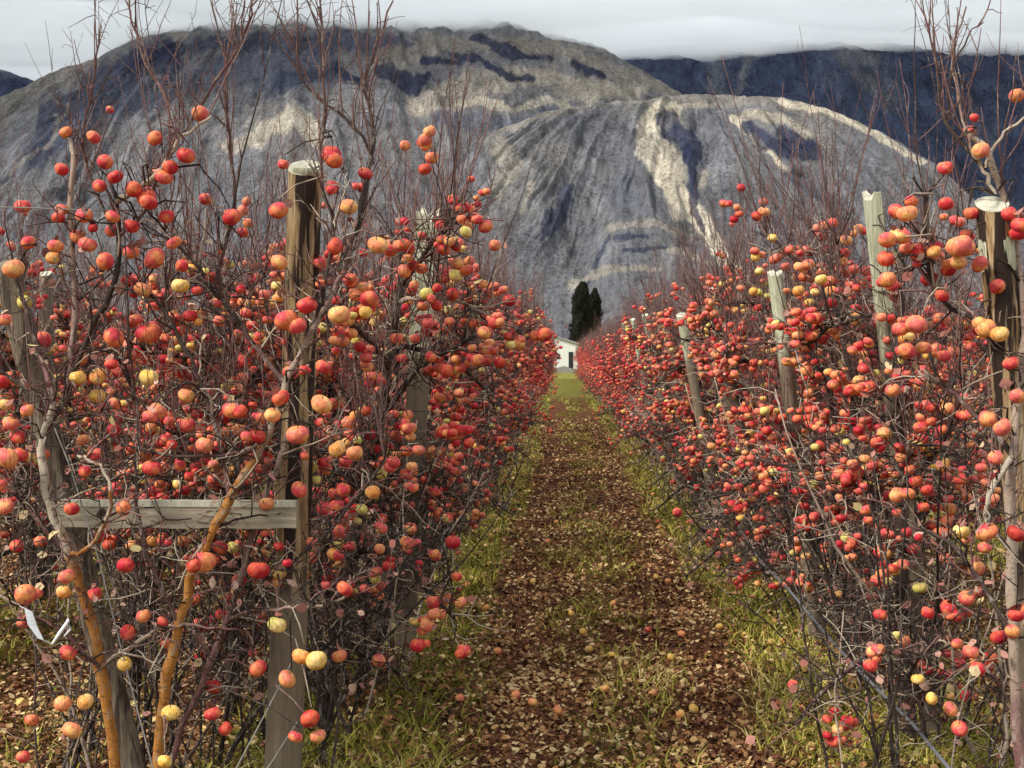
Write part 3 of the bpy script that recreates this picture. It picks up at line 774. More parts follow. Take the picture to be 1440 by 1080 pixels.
sv = [(x, y, z) for x in (.002, L_ - .002) for (y, z) in ((-.023, hz - .016), (.018, hz - .016), (.018, hz + .006), (-.023, hz + .006))]
m2.from_pydata(sv, [], [(3, 2, 1, 0), (4, 5, 6, 7), (0, 1, 5, 4), (1, 2, 6, 5), (2, 3, 7, 6), (3, 0, 4, 7)]); m2.materials.append(W_CUT); m2.update()
obj('pale_top_edge', m2, br)

def metal(name, c, rough=.45):
    m, n, l, b = mat(name, rough); co = nd(n, 'TexCoord').outputs['Object']
    l.new(mix(n, l, noise(n, l, co, 30, 3), c, tuple(x * .5 for x in c)), b.inputs['Base Color']); b.inputs['Metallic'].default_value = .6; return m
WIREM = metal('wire_metal', (.42, .40, .36))
def wire(name, pts, r, label, cat, m, group=None, k=6):
    tb = Tubes(); tb.add([Vector(p) for p in pts], [r] * len(pts), .5, k)
    o = obj(name, mesh_from(name + '_mesh', *tb.arrays(), (m,), None, True)); tag(o, label, cat, group); return o
def sag(a, b_, n, s):
    return [(a[0] + (b_[0] - a[0]) * i / n, a[1] + (b_[1] - a[1]) * i / n, a[2] + (b_[2] - a[2]) * i / n - s * abs(math.sin(i * math.pi / 4)) ) for i in range(n + 1)]
for x, y0, nm_ in ((XL, 5.2, 'left row'), (XR, 5.0, 'right row'), (XL - ROW, 7.5, 'second row on the left')):
    for z, hh in ((.75, 'lowest'), (1.25, 'middle'), (1.8, 'top')):
        dx = (.1 if x < 0 else -.13) * z / 2
        wire('trellis_wire', sag((x + dx, y0, z), (x + dx, 60, z), 44, .012), .0018, f'{hh} trellis wire running through the {nm_}', 'wire', WIREM, 'trellis wires')
ta = P(0, 291, 5.0); tb_ = P(205, 296, 5.0)
wire('slack_wire', [P(-60, 290, 4.9), P(30, 292, 4.95), P(110, 295, 5), P(205, 296, 5.02)], .0025, 'thin pale wire crossing near the top left corner of the orchard', 'wire', WIREM)
wire('stay_wire', [P(418, 915, 5.12), P(375, 1000, 4.95), P(335, 1075, 4.8), P(290, 1160, 4.6)], .0024, 'upper stay wire slanting down from the left end post', 'wire', WIREM, 'stay wires')
wire('stay_wire', [P(418, 1015, 5.1), P(380, 1075, 4.95), P(330, 1140, 4.8)], .0024, 'lower stay wire slanting down from the left end post', 'wire', WIREM, 'stay wires')
wire('stay_wire', [P(60, 560, 5.06), P(100, 660, 4.96), P(140, 790, 4.9), P(175, 930, 4.9), P(215, 1080, 4.85), P(230, 1130, 4.8)], .003, 'pale stay wire running down beside the leaning post', 'wire', WIREM, 'stay wires')
HOSE, hn, hl, hb = mat('hose_rubber', .5); hb.inputs['Base Color'].default_value = (.14, .14, .15, 1)
pts = [P(1400, 1160, 4.7), P(1330, 1075, 5.1), P(1285, 1020, 5.45), P(1240, 975, 5.9), P(1200, 935, 6.3), P(1160, 890, 6.9), P(1110, 830, 7.7), P(1070, 790, 8.6), P(1040, 740, 10)]
hp = []
for i in range(len(pts) - 1):
    for j in range(5): hp.append(pts[i].lerp(pts[i + 1], j / 5))
hp.append(pts[-1])
hp = [Vector((p.x, p.y, max(p.z, .03))) for p in hp]
wire('irrigation_hose', hp, .0075, 'dark irrigation hose slung low along the foot of the right row', 'hose', HOSE, None, 8)

# white ribbon tied to a low twig
m, n, l, b_ = mat('ribbon_plastic', .4, .5); b_.inputs['Base Color'].default_value = (.78, .79, .80, 1)
rib = [(28, 852), (40, 858), (46, 880), (58, 900), (74, 905)]
rv = []; rf = []
pp = [P(x, y, 4.72) for x, y in rib]; Wd = [.004, .014, .017, .014, .004]
tw = [Vector((1, .2, -.3)), Vector((1, .3, -.5)), Vector((.9, .5, -.4)), Vector((.8, .5, -.6)), Vector((.7, .3, -.8))]
fine = []
for i in range(4):
    for j in range(4): t = j / 4; fine.append((pp[i].lerp(pp[i + 1], t), Wd[i] + (Wd[i + 1] - Wd[i]) * t, tw[i].lerp(tw[i + 1], t).normalized()))
fine.append((pp[4], Wd[4], tw[4].normalized()))
for p, w_, d in fine:
    for s_, o_ in ((-1, 0), (1, 0), (1, .0012), (-1, .0012)): rv.append(tuple(p + d * w_ * s_ + Vector((0, -o_, 0)) - pp[0]))
for i in range(len(fine) - 1):
    for k in range(4): rf.append((i * 4 + k, i * 4 + (k + 1) % 4, i * 4 + 4 + (k + 1) % 4, i * 4 + 4 + k))
me = bpy.data.meshes.new('ribbon_mesh'); me.from_pydata(rv, [], rf); me.materials.append(m); me.update()
rb = obj('ribbon', me, None, pp[0]); tag(rb, 'white plastic ribbon dangling from a low twig at the left edge', 'ribbon')
tb = Tubes(); q = [P(74, 905, 4.72), P(84, 890, 4.72), P(96, 872, 4.74), P(99, 885, 4.75), P(90, 895, 4.74)]
tb.add([x - pp[0] for x in q], [.004, .007, .007, .006, .002], .5, 5)
obj('knot', mesh_from('knot_mesh', *tb.arrays(), (m,), None, True), rb)

# ------------------------------------------------------------------ ground
def vnoise(x, y, seed):
    xi = np.floor(x).astype(np.int64); yi = np.floor(y).astype(np.int64); fx = x - xi; fy = y - yi
    fx = fx * fx * (3 - 2 * fx); fy = fy * fy * (3 - 2 * fy)
    def h(a, b):
        n = (a * 374761393 + b * 668265263 + seed * 1442695041) & 0x7fffffff
        n = ((n ^ (n >> 13)) * 1274126177) & 0x7fffffff
        return ((n ^ (n >> 16)) & 0xffff) / 65535.0
    return (h(xi, yi) * (1 - fx) + h(xi + 1, yi) * fx) * (1 - fy) + (h(xi, yi + 1) * (1 - fx) + h(xi + 1, yi + 1) * fx) * fy
def fbm(x, y, seed=0, oct=5, g=.5):
    s = 0; a = 1; t = 0
    for i in range(oct): s = s + a * vnoise(x * 2 ** i + 17 * i, y * 2 ** i + 31 * i, seed + i); t += a; a *= g
    return s / t

def row_u(x):
    """distance from the nearest row line"""
    f = (x - XL) / ROW; return np.abs(f - np.round(f)) * ROW

gx = np.concatenate([[-15000, -6000, -2500, -1000, -400, -150, -60, -30, -18, -12], np.arange(-9, 8, .14), [12, 18, 30, 60, 150, 400, 1000, 2500, 6000, 15000]])
gy = np.concatenate([[-3000, -500, -60, -10, -2], np.arange(0, 26, .14), np.arange(26, 60, .6), np.arange(60, 130, 3), [135, 150, 180, 220, 300, 450, 700, 1100, 1600, 2200, 3200, 5000, 8000, 15000]])
X, Y = np.meshgrid(gx, gy); near = ((np.abs(X) < 9.1) & (Y > -1) & (Y < 60))
def ground_z(X, Y):
    z = (fbm(X * 1.6, Y * 1.6, 3) - .5) * .05 + (fbm(X * 6, Y * 6, 9, 3) - .5) * .025
    u = row_u(X); z = z + .035 * np.exp(-(u / .4) ** 2) - .012 * np.exp(-((u - .75) / .16) ** 2)
    return z
Z = np.where(near, ground_z(X, Y), 0) - .005
V = np.stack([X, Y, Z], 2).reshape(-1, 3); nx, ny = len(gx), len(gy)
I = (np.arange(ny - 1)[:, None] * nx + np.arange(nx - 1)[None, :]).ravel()
F4 = np.stack([I, I + 1, I + nx + 1, I + nx], 1)
m, n, l, b_ = mat('orchard_floor', .95, .1)
co = nd(n, 'TexCoord').outputs['Object']; sp_ = nd(n, 'SeparateXYZ'); l.new(co, sp_.inputs[0]); gX, gY = sp_.outputs[0], sp_.outputs[1]
wob = noise(n, l, mapping(n, l, co, (1, .5, 1)), 1.3, 3)
xs = math_(n, l, 'ADD', gX, math_(n, l, 'MULTIPLY_ADD', wob, .5, -.25))
u_ = math_(n, l, 'MULTIPLY', math_(n, l, 'PINGPONG', math_(n, l, 'DIVIDE', math_(n, l, 'SUBTRACT', xs, XL + 20 * -ROW), ROW), .5), ROW)
lit = noise(n, l, co, 34, 5, .75, .6)
rl = nd(n, 'ValToRGB'); setramp(rl, [(.30, (.022, .009, .006)), (.45, (.085, .030, .014)), (.56, (.20, .085, .035)), (.66, (.34, .18, .08)), (.76, (.46, .32, .18))]); l.new(lit, rl.inputs[0])
gr = noise(n, l, mapping(n, l, co, (1, .25, 1)), 40, 4, .7)
rgn = nd(n, 'ValToRGB'); setramp(rgn, [(.3, (.07, .075, .014)), (.5, (.19, .19, .030)), (.7, (.36, .33, .075))]); l.new(gr, rgn.inputs[0])
strip = math_(n, l, 'MULTIPLY', smooth(n, l, u_, .62, .42), smooth(n, l, noise(n, l, mapping(n, l, co, (1, .45, 1), (3, 2, 0)), 1.5, 3), .36, .50))
mid = math_(n, l, 'MULTIPLY', math_(n, l, 'MULTIPLY', smooth(n, l, u_, .95, 1.15), .55), smooth(n, l, noise(n, l, mapping(n, l, co, (1, .4, 1), (8, 2, 0)), 2.5, 3), .45, .6))
fargreen = math_(n, l, 'MULTIPLY', smooth(n, l, gY, 50, 66), .85)
gm = math_(n, l, 'MAXIMUM', math_(n, l, 'MAXIMUM', strip, mid), fargreen)
c = mix(n, l, gm, rl.outputs[0], rgn.outputs[0])
field = noise(n, l, co, .01, 5)
rf_ = nd(n, 'ValToRGB'); setramp(rf_, [(.35, (.10, .10, .05)), (.55, (.16, .15, .08)), (.7, (.20, .16, .10))]); l.new(field, rf_.inputs[0])
c = mix(n, l, smooth(n, l, gY, 150, 260), c, rf_.outputs[0])
l.new(c, b_.inputs['Base Color']); bump(n, l, b_, lit, .9, .03)
gnd = obj('ground', mesh_from('ground_mesh', V, F4, None, None, (m,), None, True), kind='structure')

# leaf litter, dense near the camera and thinning with distance
nr = np.random.default_rng(77)
def scatter(n, ymax, pw=1.5):
    y = 3.6 + (ymax - 3.6) * nr.random(n) ** pw
    half = y * .40 + .6
    x = nr.uniform(-1, 1, n) * half - y * .035
    return x, y
def green_mask(x, y):
    u = row_u(x + (fbm(x * 1.3, y * .65, 21, 3) - .5) * .5)
    s = np.clip((.60 - u) / .2, 0, 1) * np.clip((fbm(x * 1.5, y * .55, 33, 3) - .29) / .12, 0, 1)
    mm = np.clip((u - .80) / .2, 0, 1) * .42 * np.clip((y - 3.5) / 6, .3, 1) * np.clip((fbm(x * 2.5, y * .8, 44, 3) - .40) / .1, 0, 1)
    return np.maximum(s, mm)
x, y = scatter(330000, 38, 1.6)
keep = nr.random(len(x)) > green_mask(x, y) * .60
x, y = x[keep], y[keep]
z = ground_z(x, y) + nr.uniform(.0, .022, len(x)) + green_mask(x, y) * nr.uniform(0, .05, len(x))
tn = np.clip(nr.beta(1.1, 2.0, len(x)) * 1.1 + (fbm(x * 2, y * 1.2, 61, 3) - .5) * .7, 0, 1); tn[nr.random(len(x)) < .085] = .97
sz = nr.uniform(.012, .036, len(x)) * (1 + y / 40)
lv, lf, lt = leaf_arrays(np.stack([x, y, z], 1), sz, nr, tn, True)
o = obj('fallen_leaves', mesh_from('fallen_leaves_mesh', lv, lf, None, lt, (LITTER,)), kind='stuff'); tag(o, 'brown and russet fallen leaves covering the aisle between the rows', 'fallen leaves')

# grass blades in the strips
x, y = scatter(460000, 55, 1.5)
gmk = green_mask(x, y); keep = nr.random(len(x)) < gmk * .95; x, y = x[keep], y[keep]
n_ = len(x); z = ground_z(x, y) - .005
hgt = nr.uniform(.025, .095, n_) * (.5 + .9 * fbm(x * 2, y * 2, 71, 3)) * 1.15
a = nr.uniform(0, 6.28, n_); wv = nr.uniform(.0018, .0038, n_) * (1 + y / 14); bend = nr.normal(0, .7, (n_, 2)) * hgt[:, None]
dx, dy = np.cos(a) * wv, np.sin(a) * wv
b0 = np.stack([x - dx, y - dy, z], 1); b1 = np.stack([x + dx, y + dy, z], 1)
m0 = np.stack([x - dx * .8 + bend[:, 0] * .4, y - dy * .8 + bend[:, 1] * .4, z + hgt * .6], 1); m1 = np.stack([x + dx * .8 + bend[:, 0] * .4, y + dy * .8 + bend[:, 1] * .4, z + hgt * .6], 1)
tp = np.stack([x + bend[:, 0] * 1.2, y + bend[:, 1] * 1.2, z + hgt], 1)
V = np.stack([b0, b1, m1, m0, tp], 1).reshape(-1, 3); bi = (np.arange(n_) * 5)[:, None]
gt = np.clip(nr.beta(2, 2.6, n_) + (fbm(x * 1.1, y * .8, 81, 3) - .5) * 1.1, 0, 1)
o = obj('grass', mesh_from('grass_mesh', V, bi + np.array([[0, 1, 2, 3]]), bi + np.array([[3, 2, 4]]), np.repeat(gt, 5), (GRASSM,)), kind='stuff'); tag(o, 'short yellowish green grass in strips along the foot of the rows', 'grass')

# windfall apples on the aisle
spots = [(860, 853, ), (722, 988), (750, 998), (788, 1012), (645, 1000), (1030, 470)][:5] + [(860, 930), (915, 982), (848, 978), (700, 925), (980, 1000), (806, 870), (945, 930), (1010, 888)]
wf = 0
def windfall(x, y, lab):
    global wf
    t = random.Random(wf).choice((.4, .7, .85, .92, .95, .98, .8)); wf += 1
    o = obj('fallen_apple', APPLE_MESH[min(range(16), key=lambda i: abs(APPLE_TONES[i] - t))], None, (x, y, float(ground_z(np.array([x]), np.array([y]))[0]) + .050 ))
    o.scale = (.66,) * 3; o.rotation_euler = (rg0.uniform(-.6, .6), rg0.uniform(-.6, .6), rg0.uniform(0, 6.28))
    tag(o, lab, 'apple', 'windfall apples on the ground')
for px, py in spots:
    D = F * H / (py - 503); p = P(px, py, D); windfall(p.x, p.y, 'small windfall apple lying among the brown leaves of the aisle')
for i in range(75):
    y = 4.6 + 14 * rg0.random() ** 1.4; side = rg0.choice((-1, 1, 1)); x = (XL + abs(rg0.gauss(.1, .5))) if side < 0 else (XR - abs(rg0.gauss(.2, .6)))
    windfall(x, y, 'small windfall apple lying among the brown leaves of the aisle')
for i in range(9):
    windfall(rg0.uniform(-2.9, -1.3), rg0.uniform(5.6, 9), 'windfall apple lying under the trees left of the end post')

# ------------------------------------------------------------------ white house and cypresses at the end of the aisle
def simple(name, c, rough=.8, sc=3, var=.25):
    m, n, l, b = mat(name, rough); co = nd(n, 'TexCoord').outputs['Object']
    l.new(mix(n, l, noise(n, l, co, sc, 5), c, tuple(x * (1 - var) for x in c)), b.inputs['Base Color']); return m
PLASTER = simple('white_render', (.80, .80, .72)); DARK = simple('dark_opening', (.03, .03, .035), .3); ROOF = simple('grey_roofing', (.34, .34, .34)); STONE = simple('grey_stone', (.36, .34, .30), .9, 2, .6)
HD = 160.0
def prism(name, pts2, y0, y1, m, parent, base):
    """an outline in x-z pushed from y0 to y1"""
    k = len(pts2); V = [(x, y, z) for y in (y0, y1) for x, z in pts2]
    F_ = [tuple(range(k))[::-1], tuple(range(k, 2 * k))] + [(i, (i + 1) % k, k + (i + 1) % k, k + i) for i in range(k)]
    me = bpy.data.meshes.new(name + '_mesh'); me.from_pydata(V, [], F_)
    import bmesh
    bm = bmesh.new(); bm.from_mesh(me); bmesh.ops.recalc_face_normals(bm, faces=bm.faces); bm.to_mesh(me); bm.free()
    me.materials.append(m); return obj(name, me, parent)
hp_ = P(789, 512, HD)
house = bpy.data.objects.new('white_house', None); COL.objects.link(house); house.location = (hp_.x, HD, 0)
tag(house, 'small white house with a pitched roof closing the end of the aisle', 'house')
w0, w1 = -3.2, 2.0
prism('wall', [(w0, -.1), (w1, -.1), (w1, 3.15), (-1.0, 4.05), (w0, 3.2)], 0, 7, PLASTER, house, None)
rf1 = prism('roof', [(w0 - .3, 3.08), (-1.0, 4.07), (w1 + .35, 3.02), (w1 + .35, 3.2), (-1.0, 4.25), (w0 - .3, 3.26)], -.25, 7.3, ROOF, house, None)
wn = prism('window', [(-.55, 1.5), (-.15, 1.5), (-.15, 2.1), (-.55, 2.1)], -.04, .02, DARK, house, None)
prism('door', [(.85, -.05), (1.35, -.05), (1.35, 2.3), (.85, 2.3)], -.05, .02, DARK, house, None)
sw = prism('garden_wall', [(-3.5, -.1), (3.2, -.1), (3.2, .35), (1.2, .45), (.4, .75), (-.6, .5), (-2.0, .6), (-3.5, .4)], -3.2, -2.8, STONE, None, None)
sw.location = (hp_.x, HD, 0); tag(sw, 'low grey stone wall in front of the white house', 'wall')

CYP = simple('cypress_foliage', (.022, .022, .013), .9, 1.5, .6)
def cypress(px, py_top, D, wpx, label, seed, lean=0):
    rg = np.random.default_rng(seed); p = P(px, py_top, D); hgt = p.z; w_ = wpx * D / F / 2
    root = bpy.data.objects.new('cypress_tree', None); COL.objects.link(root); root.location = (p.x - lean, D, 0); tag(root, label, 'cypress tree', 'cypress trees behind the house')
    tb = Tubes(); tb.add([Vector((0, 0, -.1)), Vector((lean * .3, 0, hgt * .4)), Vector((lean * .9, 0, hgt * .9))], [.22, .15, .04], .12, 8)
    obj('trunk', mesh_from('trunk_mesh', *tb.arrays(), (BARK,), None, True), root)
    n = 14000; t = rg.random(n) ** .9; z = .5 + t * (hgt - .5)
    prof = np.minimum(1, (t / .12) ** .6) * np.clip(1 - ((t - .5).clip(0) / .52) ** 5.0, .12, 1) * (.62 + .38 * t ** .3)
    a = rg.uniform(0, 6.28, n); lump = 1 + .22 * np.sin(3 * a + z * 1.1) + .15 * np.sin(5 * a - z * 2.3)
    r = w_ * prof * lump * rg.uniform(.55, 1.05, n)
    pos = np.stack([np.cos(a) * r + lean * t, np.sin(a) * r, z + rg.normal(0, .12, n)], 1)
    # small upright sprays
    s = rg.uniform(.12, .34, n); up = np.stack([np.cos(a) * .25, np.sin(a) * .25, np.ones(n)], 1); up /= np.linalg.norm(up, axis=1, keepdims=True)
    sd_ = np.stack([-np.sin(a + rg.normal(0, .6, n)), np.cos(a + rg.normal(0, .6, n)), 0 * a], 1)
    V = np.stack([pos - up * s[:, None] * .4, pos + sd_ * s[:, None] * .3, pos + up * s[:, None], pos - sd_ * s[:, None] * .3], 1).reshape(-1, 3)
    bi = (np.arange(n) * 4)[:, None]
    obj('crown', mesh_from('crown_mesh', V, bi + np.array([[0, 1, 2, 3]]), None, None, (CYP,)), root)
cypress(820, 399, 185, 25, 'tall dark cypress rising right behind the white house', 1, .9)
cypress(837, 409, 188, 18, 'slightly shorter dark cypress right of the tallest one', 2, .4)
cypress(812, 470, 182, 14, 'low dark cypress between the white house and the tall cypresses', 3, 0)

# ------------------------------------------------------------------ mountains
def seg_dist(px, py, pts):
    """distance to a polyline and the position 0..1 along it"""
    best = np.full(px.shape, 1e9); tt = np.zeros(px.shape); n = len(pts) - 1
    for i in range(n):
        (x0, y0), (x1, y1) = pts[i], pts[i + 1]; dx, dy = x1 - x0, y1 - y0
        t = np.clip(((px - x0) * dx + (py - y0) * dy) / (dx * dx + dy * dy), 0, 1)
        d = np.hypot(px - x0 - t * dx, py - y0 - t * dy); mk = d < best
        best = np.where(mk, d, best); tt = np.where(mk, (i + t) / n, tt)
    return best, tt
def patch(c, px, py, pts, w0, w1, col, warp, strength=1.0, soft=.35):
    d, t = seg_dist(px, py, pts); w_ = (w0 + (w1 - w0) * t) * 1.15
    v = 1 - d / w_ + warp * .6
    f = np.clip(v / (.14 + soft * .4), 0, 1); f = (f * f * (3 - 2 * f))[..., None] * strength
    return c * (1 - f) + np.array(col) * f

def mountain(name, sil, Yb, Yr, Yend, x0, x1, nxm, nym, paint, seed, gully=20, material=None, pexp=1.0, wf_=40, fan_=(600, 70, 70)):
    px = np.linspace(x0, x1, nxm); yr = np.interp(px, [s[0] for s in sil], [s[1] for s in sil])
    yr = yr + (fbm(px / 90, px * 0, seed, 4) - .5) * 7
    t = np.concatenate([np.linspace(0, 1, nym), np.linspace(1.04, 2, 16)])
    PX, T_ = np.meshgrid(px, t); YR = np.meshgrid(yr, t)[0]
    tf = np.clip(T_, 0, 1); depth = np.where(T_ <= 1, Yb + (Yr - Yb) * T_, Yr + (Yend - Yr) * (T_ - 1))
    zr = H + (503 - YR) / F * Yr
    prof = tf ** pexp * .55 + .45 * np.sin(tf * math.pi / 2)
    back = np.clip(T_ - 1, 0, 1)
    Xw = (PX - 790) / F * depth
    # gullies run down the slope, so they are stretched along the fall line
    g = fbm(Xw / 110 + 6 * fbm(T_ * 3, Xw / 700, seed + 5, 2), depth / 700, seed + 1, 5, .55) - .5
    g2 = np.abs(fbm(Xw / 260, depth / 900, seed + 7, 3) - .5)
    env = np.sin(np.clip(tf, 0, 1) * math.pi) ** .6
    z = zr * prof * (1 - back ** 1.2) + (g * gully * 1.6 - g2 * gully * 2.5) * env * np.where(T_ > 1, 0, 1) * np.clip(zr / 300, 0, 1)
    fan = (PX - fan_[0]) / (1.2 - .8 * tf) + 40 * fbm(PX / 120, tf * 5, seed + 80, 3)
    sp1 = 1 - np.abs(2 * fbm(fan / fan_[1], tf * 1.3, seed + 81, 2) - 1); sp2 = 1 - np.abs(2 * fbm(fan / (fan_[1] * .3), tf * 3, seed + 82, 3) - 1)
    z = z + ((sp1 - .8) * 1.5 + (sp2 - .8) * .55) * fan_[2] * env * np.where(T_ > 1, 0, 1) * np.clip(zr / 400, 0, 1)
    z = z + (fbm(Xw / 25, depth / 40, seed + 2, 4) - .5) * gully * .28 * np.where(T_ > 1, .2, 1)
    z = np.where((T_ == 0), -8, z)
    PY = 503 - (z - H) / depth * F
    warp = (fbm(PX / 13, PY / 30, seed + 3, 6, .74) - .5) * 2.3
    QX = PX + wf_ * (fbm(PX / 48, PY / 48, seed + 40, 5, .6) - .5); QY = PY + wf_ * .9 * (fbm(PX / 48, PY / 48, seed + 50, 5, .6) - .5)
    c = paint(QX, QY, warp, T_)
    st = fbm(PX / 9 + 3 * fbm(PY / 40, PX / 80, seed + 60, 3), PY / 42, seed + 61, 5, .65)
    c = c * (.70 + .65 * st)[..., None]
    V = np.stack([Xw, depth, z], 2).reshape(-1, 3); nyy = len(t)
    I = (np.arange(nyy - 1)[:, None] * nxm + np.arange(nxm - 1)[None, :]).ravel()
    me = mesh_from(name + '_mesh', V, np.stack([I, I + 1, I + nxm + 1, I + nxm], 1), None, None, (material,), None, True)
    ca = me.color_attributes.new('cover_shade', 'FLOAT_COLOR', 'POINT')
    ca.data.foreach_set('color', np.concatenate([np.clip(c, .005, 1), np.ones(c.shape[:2] + (1,))], 2).astype(np.float32).ravel())
    return obj(name, me, kind='structure')

def mount_mat(name):
    m, n, l, b = mat(name, .95, .05); co = nd(n, 'TexCoord').outputs['Object']
    cv = attr(n, 'cover_shade', 'Color')
    a_ = noise(n, l, mapping(n, l, co, (1, .22, .3)), .030, 9, .74, .9); b2 = noise(n, l, mapping(n, l, co, (1, .35, .45), (50, 9, 0)), .30, 6, .8, .3)
    f = math_(n, l, 'ADD', math_(n, l, 'MULTIPLY', a_, 1.3), math_(n, l, 'MULTIPLY', b2, .85))
    f = math_(n, l, 'MULTIPLY_ADD', f, 1.9, -.95, clamp=False); f = math_(n, l, 'MAXIMUM', f, .25)
    cc = mix(n, l, 1.0, cv, (1, 1, 1), 'MULTIPLY')
    rill = noise(n, l, mapping(n, l, co, (1, .10, .25), (9, 4, 2)), .11, 5, .7, .6)
    f = math_(n, l, 'MULTIPLY', f, math_(n, l, 'MULTIPLY_ADD', rill, .9, .60))
    scrub = smooth(n, l, math_(n, l, 'ADD', noise(n, l, mapping(n, l, co, (1, .6, 1), (1, 2, 3)), .16, 3, .6), math_(n, l, 'MULTIPLY', noise(n, l, co, .006, 4, .6), .35)), .70, .76)
    f = math_(n, l, 'MULTIPLY', f, math_(n, l, 'MULTIPLY_ADD', scrub, -.35, 1.0))
    vm = nd(n, 'VectorMath', operation='SCALE'); l.new(cv, vm.inputs[0]); l.new(f, vm.inputs['Scale'])
    l.new(vm.outputs[0], b.inputs['Base Color']); bump(n, l, b, a_, 1.0, 22)
    return m
MM = mount_mat('mountain_rock')
GREY, OLIVE, TAN, CREAM, NAVY, SLATE = (.148, .150, .162), (.215, .198, .172), (.42, .37, .29), (.54, .48, .37), (.024, .030, .062), (.075, .085, .122)  # NAVY paints bluish slope shade as well as dark tree patches

def paint_big(px, py, wp, T_):
    base = np.zeros(px.shape + (3,)) + np.array(GREY)
    f = np.clip(fbm(px / 60, py / 45, 5, 5) * 3 - 1.2, 0, 1)[..., None]; base = base * (1 - f * .45) + np.array(OLIVE) * f * .45
    c = base
    c = patch(c, px, py, [(-40, 170), (60, 110), (120, 78)], 26, 20, OLIVE, wp, .6, .9)
    c = patch(c, px, py, [(40, 215), (95, 150), (150, 110), (230, 72)], 22, 30, NAVY, wp, .75, .8)
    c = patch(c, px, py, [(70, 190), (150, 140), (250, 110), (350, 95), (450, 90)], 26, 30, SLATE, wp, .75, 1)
    c = patch(c, px, py, [(170, 80), (300, 58), (480, 62), (600, 66)], 16, 14, NAVY, wp, .7, .9)
    c = patch(c, px, py, [(330, 150), (400, 110), (460, 100)], 14, 12, NAVY, wp, .5, .9)
    c = patch(c, px, py, [(-20, 270), (30, 210), (55, 190)], 5, 4, NAVY, wp, .6, .8)
    c = patch(c, px, py, [(0, 240), (60, 200), (85, 150)], 4, 4, OLIVE, wp, .8, .8)
    c = patch(c, px, py, [(540, 90), (620, 60), (700, 62), (780, 70), (880, 110), (950, 135)], 18, 14, OLIVE, wp, .8, 1)
    c = patch(c, px, py, [(590, 150), (660, 130), (720, 110), (800, 125), (900, 135)], 22, 14, TAN, wp, .55, 1)
    c = patch(c, px, py, [(650, 150), (740, 150), (830, 145)], 9, 5, CREAM, wp, .6, .9)
    c = patch(c, px, py, [(370, 185), (420, 165), (440, 190)], 24, 14, CREAM, wp, .6, .9)
    c = patch(c, px, py, [(320, 200), (350, 190)], 14, 12, TAN, wp, .6, .9)
    for q, w_ in (([(640, 78), (690, 100), (745, 118)], 8), ([(668, 52), (720, 66), (765, 92)], 8), ([(806, 92), (835, 108), (852, 116)], 7), ([(545, 98), (580, 122), (600, 112)], 14), ([(600, 85), (640, 95)], 9), ([(700, 70), (735, 82)], 6), ([(470, 90), (510, 120)], 9)):
        c = patch(c, px, py, q, w_, w_ * .7, NAVY, wp, .9, .6)
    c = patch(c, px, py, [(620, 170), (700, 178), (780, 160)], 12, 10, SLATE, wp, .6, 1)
    return c
def paint_front(px, py, wp, T_):
    c = np.zeros(px.shape + (3,)) + np.array((.150, .153, .165))
    f = np.clip(fbm(px / 50, py / 70, 15, 5) * 3 - 1.2, 0, 1)[..., None]; c = c * (1 - f * .4) + np.array(OLIVE) * f * .4
    c = patch(c, px, py, [(680, 190), (760, 158), (860, 144), (970, 140), (1080, 146), (1160, 165)], 12, 10, OLIVE, wp, .8, 1)
    # the bright scree chute
    c = patch(c, px, py, [(935, 160), (915, 182), (912, 215), (935, 250), (965, 290), (995, 325), (1020, 365), (1040, 400)], 19, 10, (.62, .56, .44), wp * .5, .95, .5)
    c = patch(c, px, py, [(930, 215), (945, 250), (955, 300)], 20, 12, TAN, wp, .75, .7)
    c = patch(c, px, py, [(935, 155), (960, 150), (1000, 150)], 5, 5, TAN, wp, .6, .9)
    # dark scrub with painted bluish shade to its right
    c = patch(c, px, py, [(935, 165), (940, 185), (960, 200), (975, 215)], 12, 16, NAVY, wp, .85, .5)
    c = patch(c, px, py, [(965, 215), (972, 250), (976, 300), (990, 330)], 10, 3, NAVY, wp, .85, .5)
    c = patch(c, px, py, [(1028, 170), (1045, 190), (1080, 220), (1110, 245)], 6, 3, CREAM, wp, .9, .6)
    c = patch(c, px, py, [(1050, 185), (1075, 205), (1100, 215), (1135, 218)], 11, 13, NAVY, wp, .85, .5)
    c = patch(c, px, py, [(1100, 190), (1125, 205)], 10, 12, NAVY, wp, .8, .5)
    c = patch(c, px, py, [(1050, 168), (1100, 172), (1130, 190)], 9, 8, TAN, wp, .7, .8)
    c = patch(c, px, py, [(1100, 148), (1160, 158), (1200, 180), (1260, 215), (1290, 235)], 6, 5, CREAM, wp * .5, .85, .6)
    c = patch(c, px, py, [(1110, 250), (1160, 290), (1200, 350)], 9, 6, NAVY, wp, .5, .8)
    for q, w_ in (([(800, 270), (790, 300), (770, 330)], 13), ([(770, 300), (762, 340)], 8), ([(860, 330), (840, 370), (825, 400)], 4), ([(870, 335), (910, 330)], 5), ([(880, 350), (970, 345)], 4), ([(1080, 300), (1110, 340)], 6)):
        c = patch(c, px, py, q, w_, w_ * .6, NAVY, wp, .7, .7)
    for q, w_ in (([(700, 210), (720, 230), (700, 270)], 16), ([(860, 320), (920, 310), (970, 335)], 6), ([(940, 350), (1000, 370)], 6), ([(800, 400), (860, 375), (930, 380)], 7), ([(745, 260), (735, 300)], 6), ([(990, 240), (985, 262)], 8)):
        c = patch(c, px, py, q, w_, w_ * .7, TAN, wp, .5, .9)
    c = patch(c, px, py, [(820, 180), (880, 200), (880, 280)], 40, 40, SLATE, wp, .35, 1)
    return c
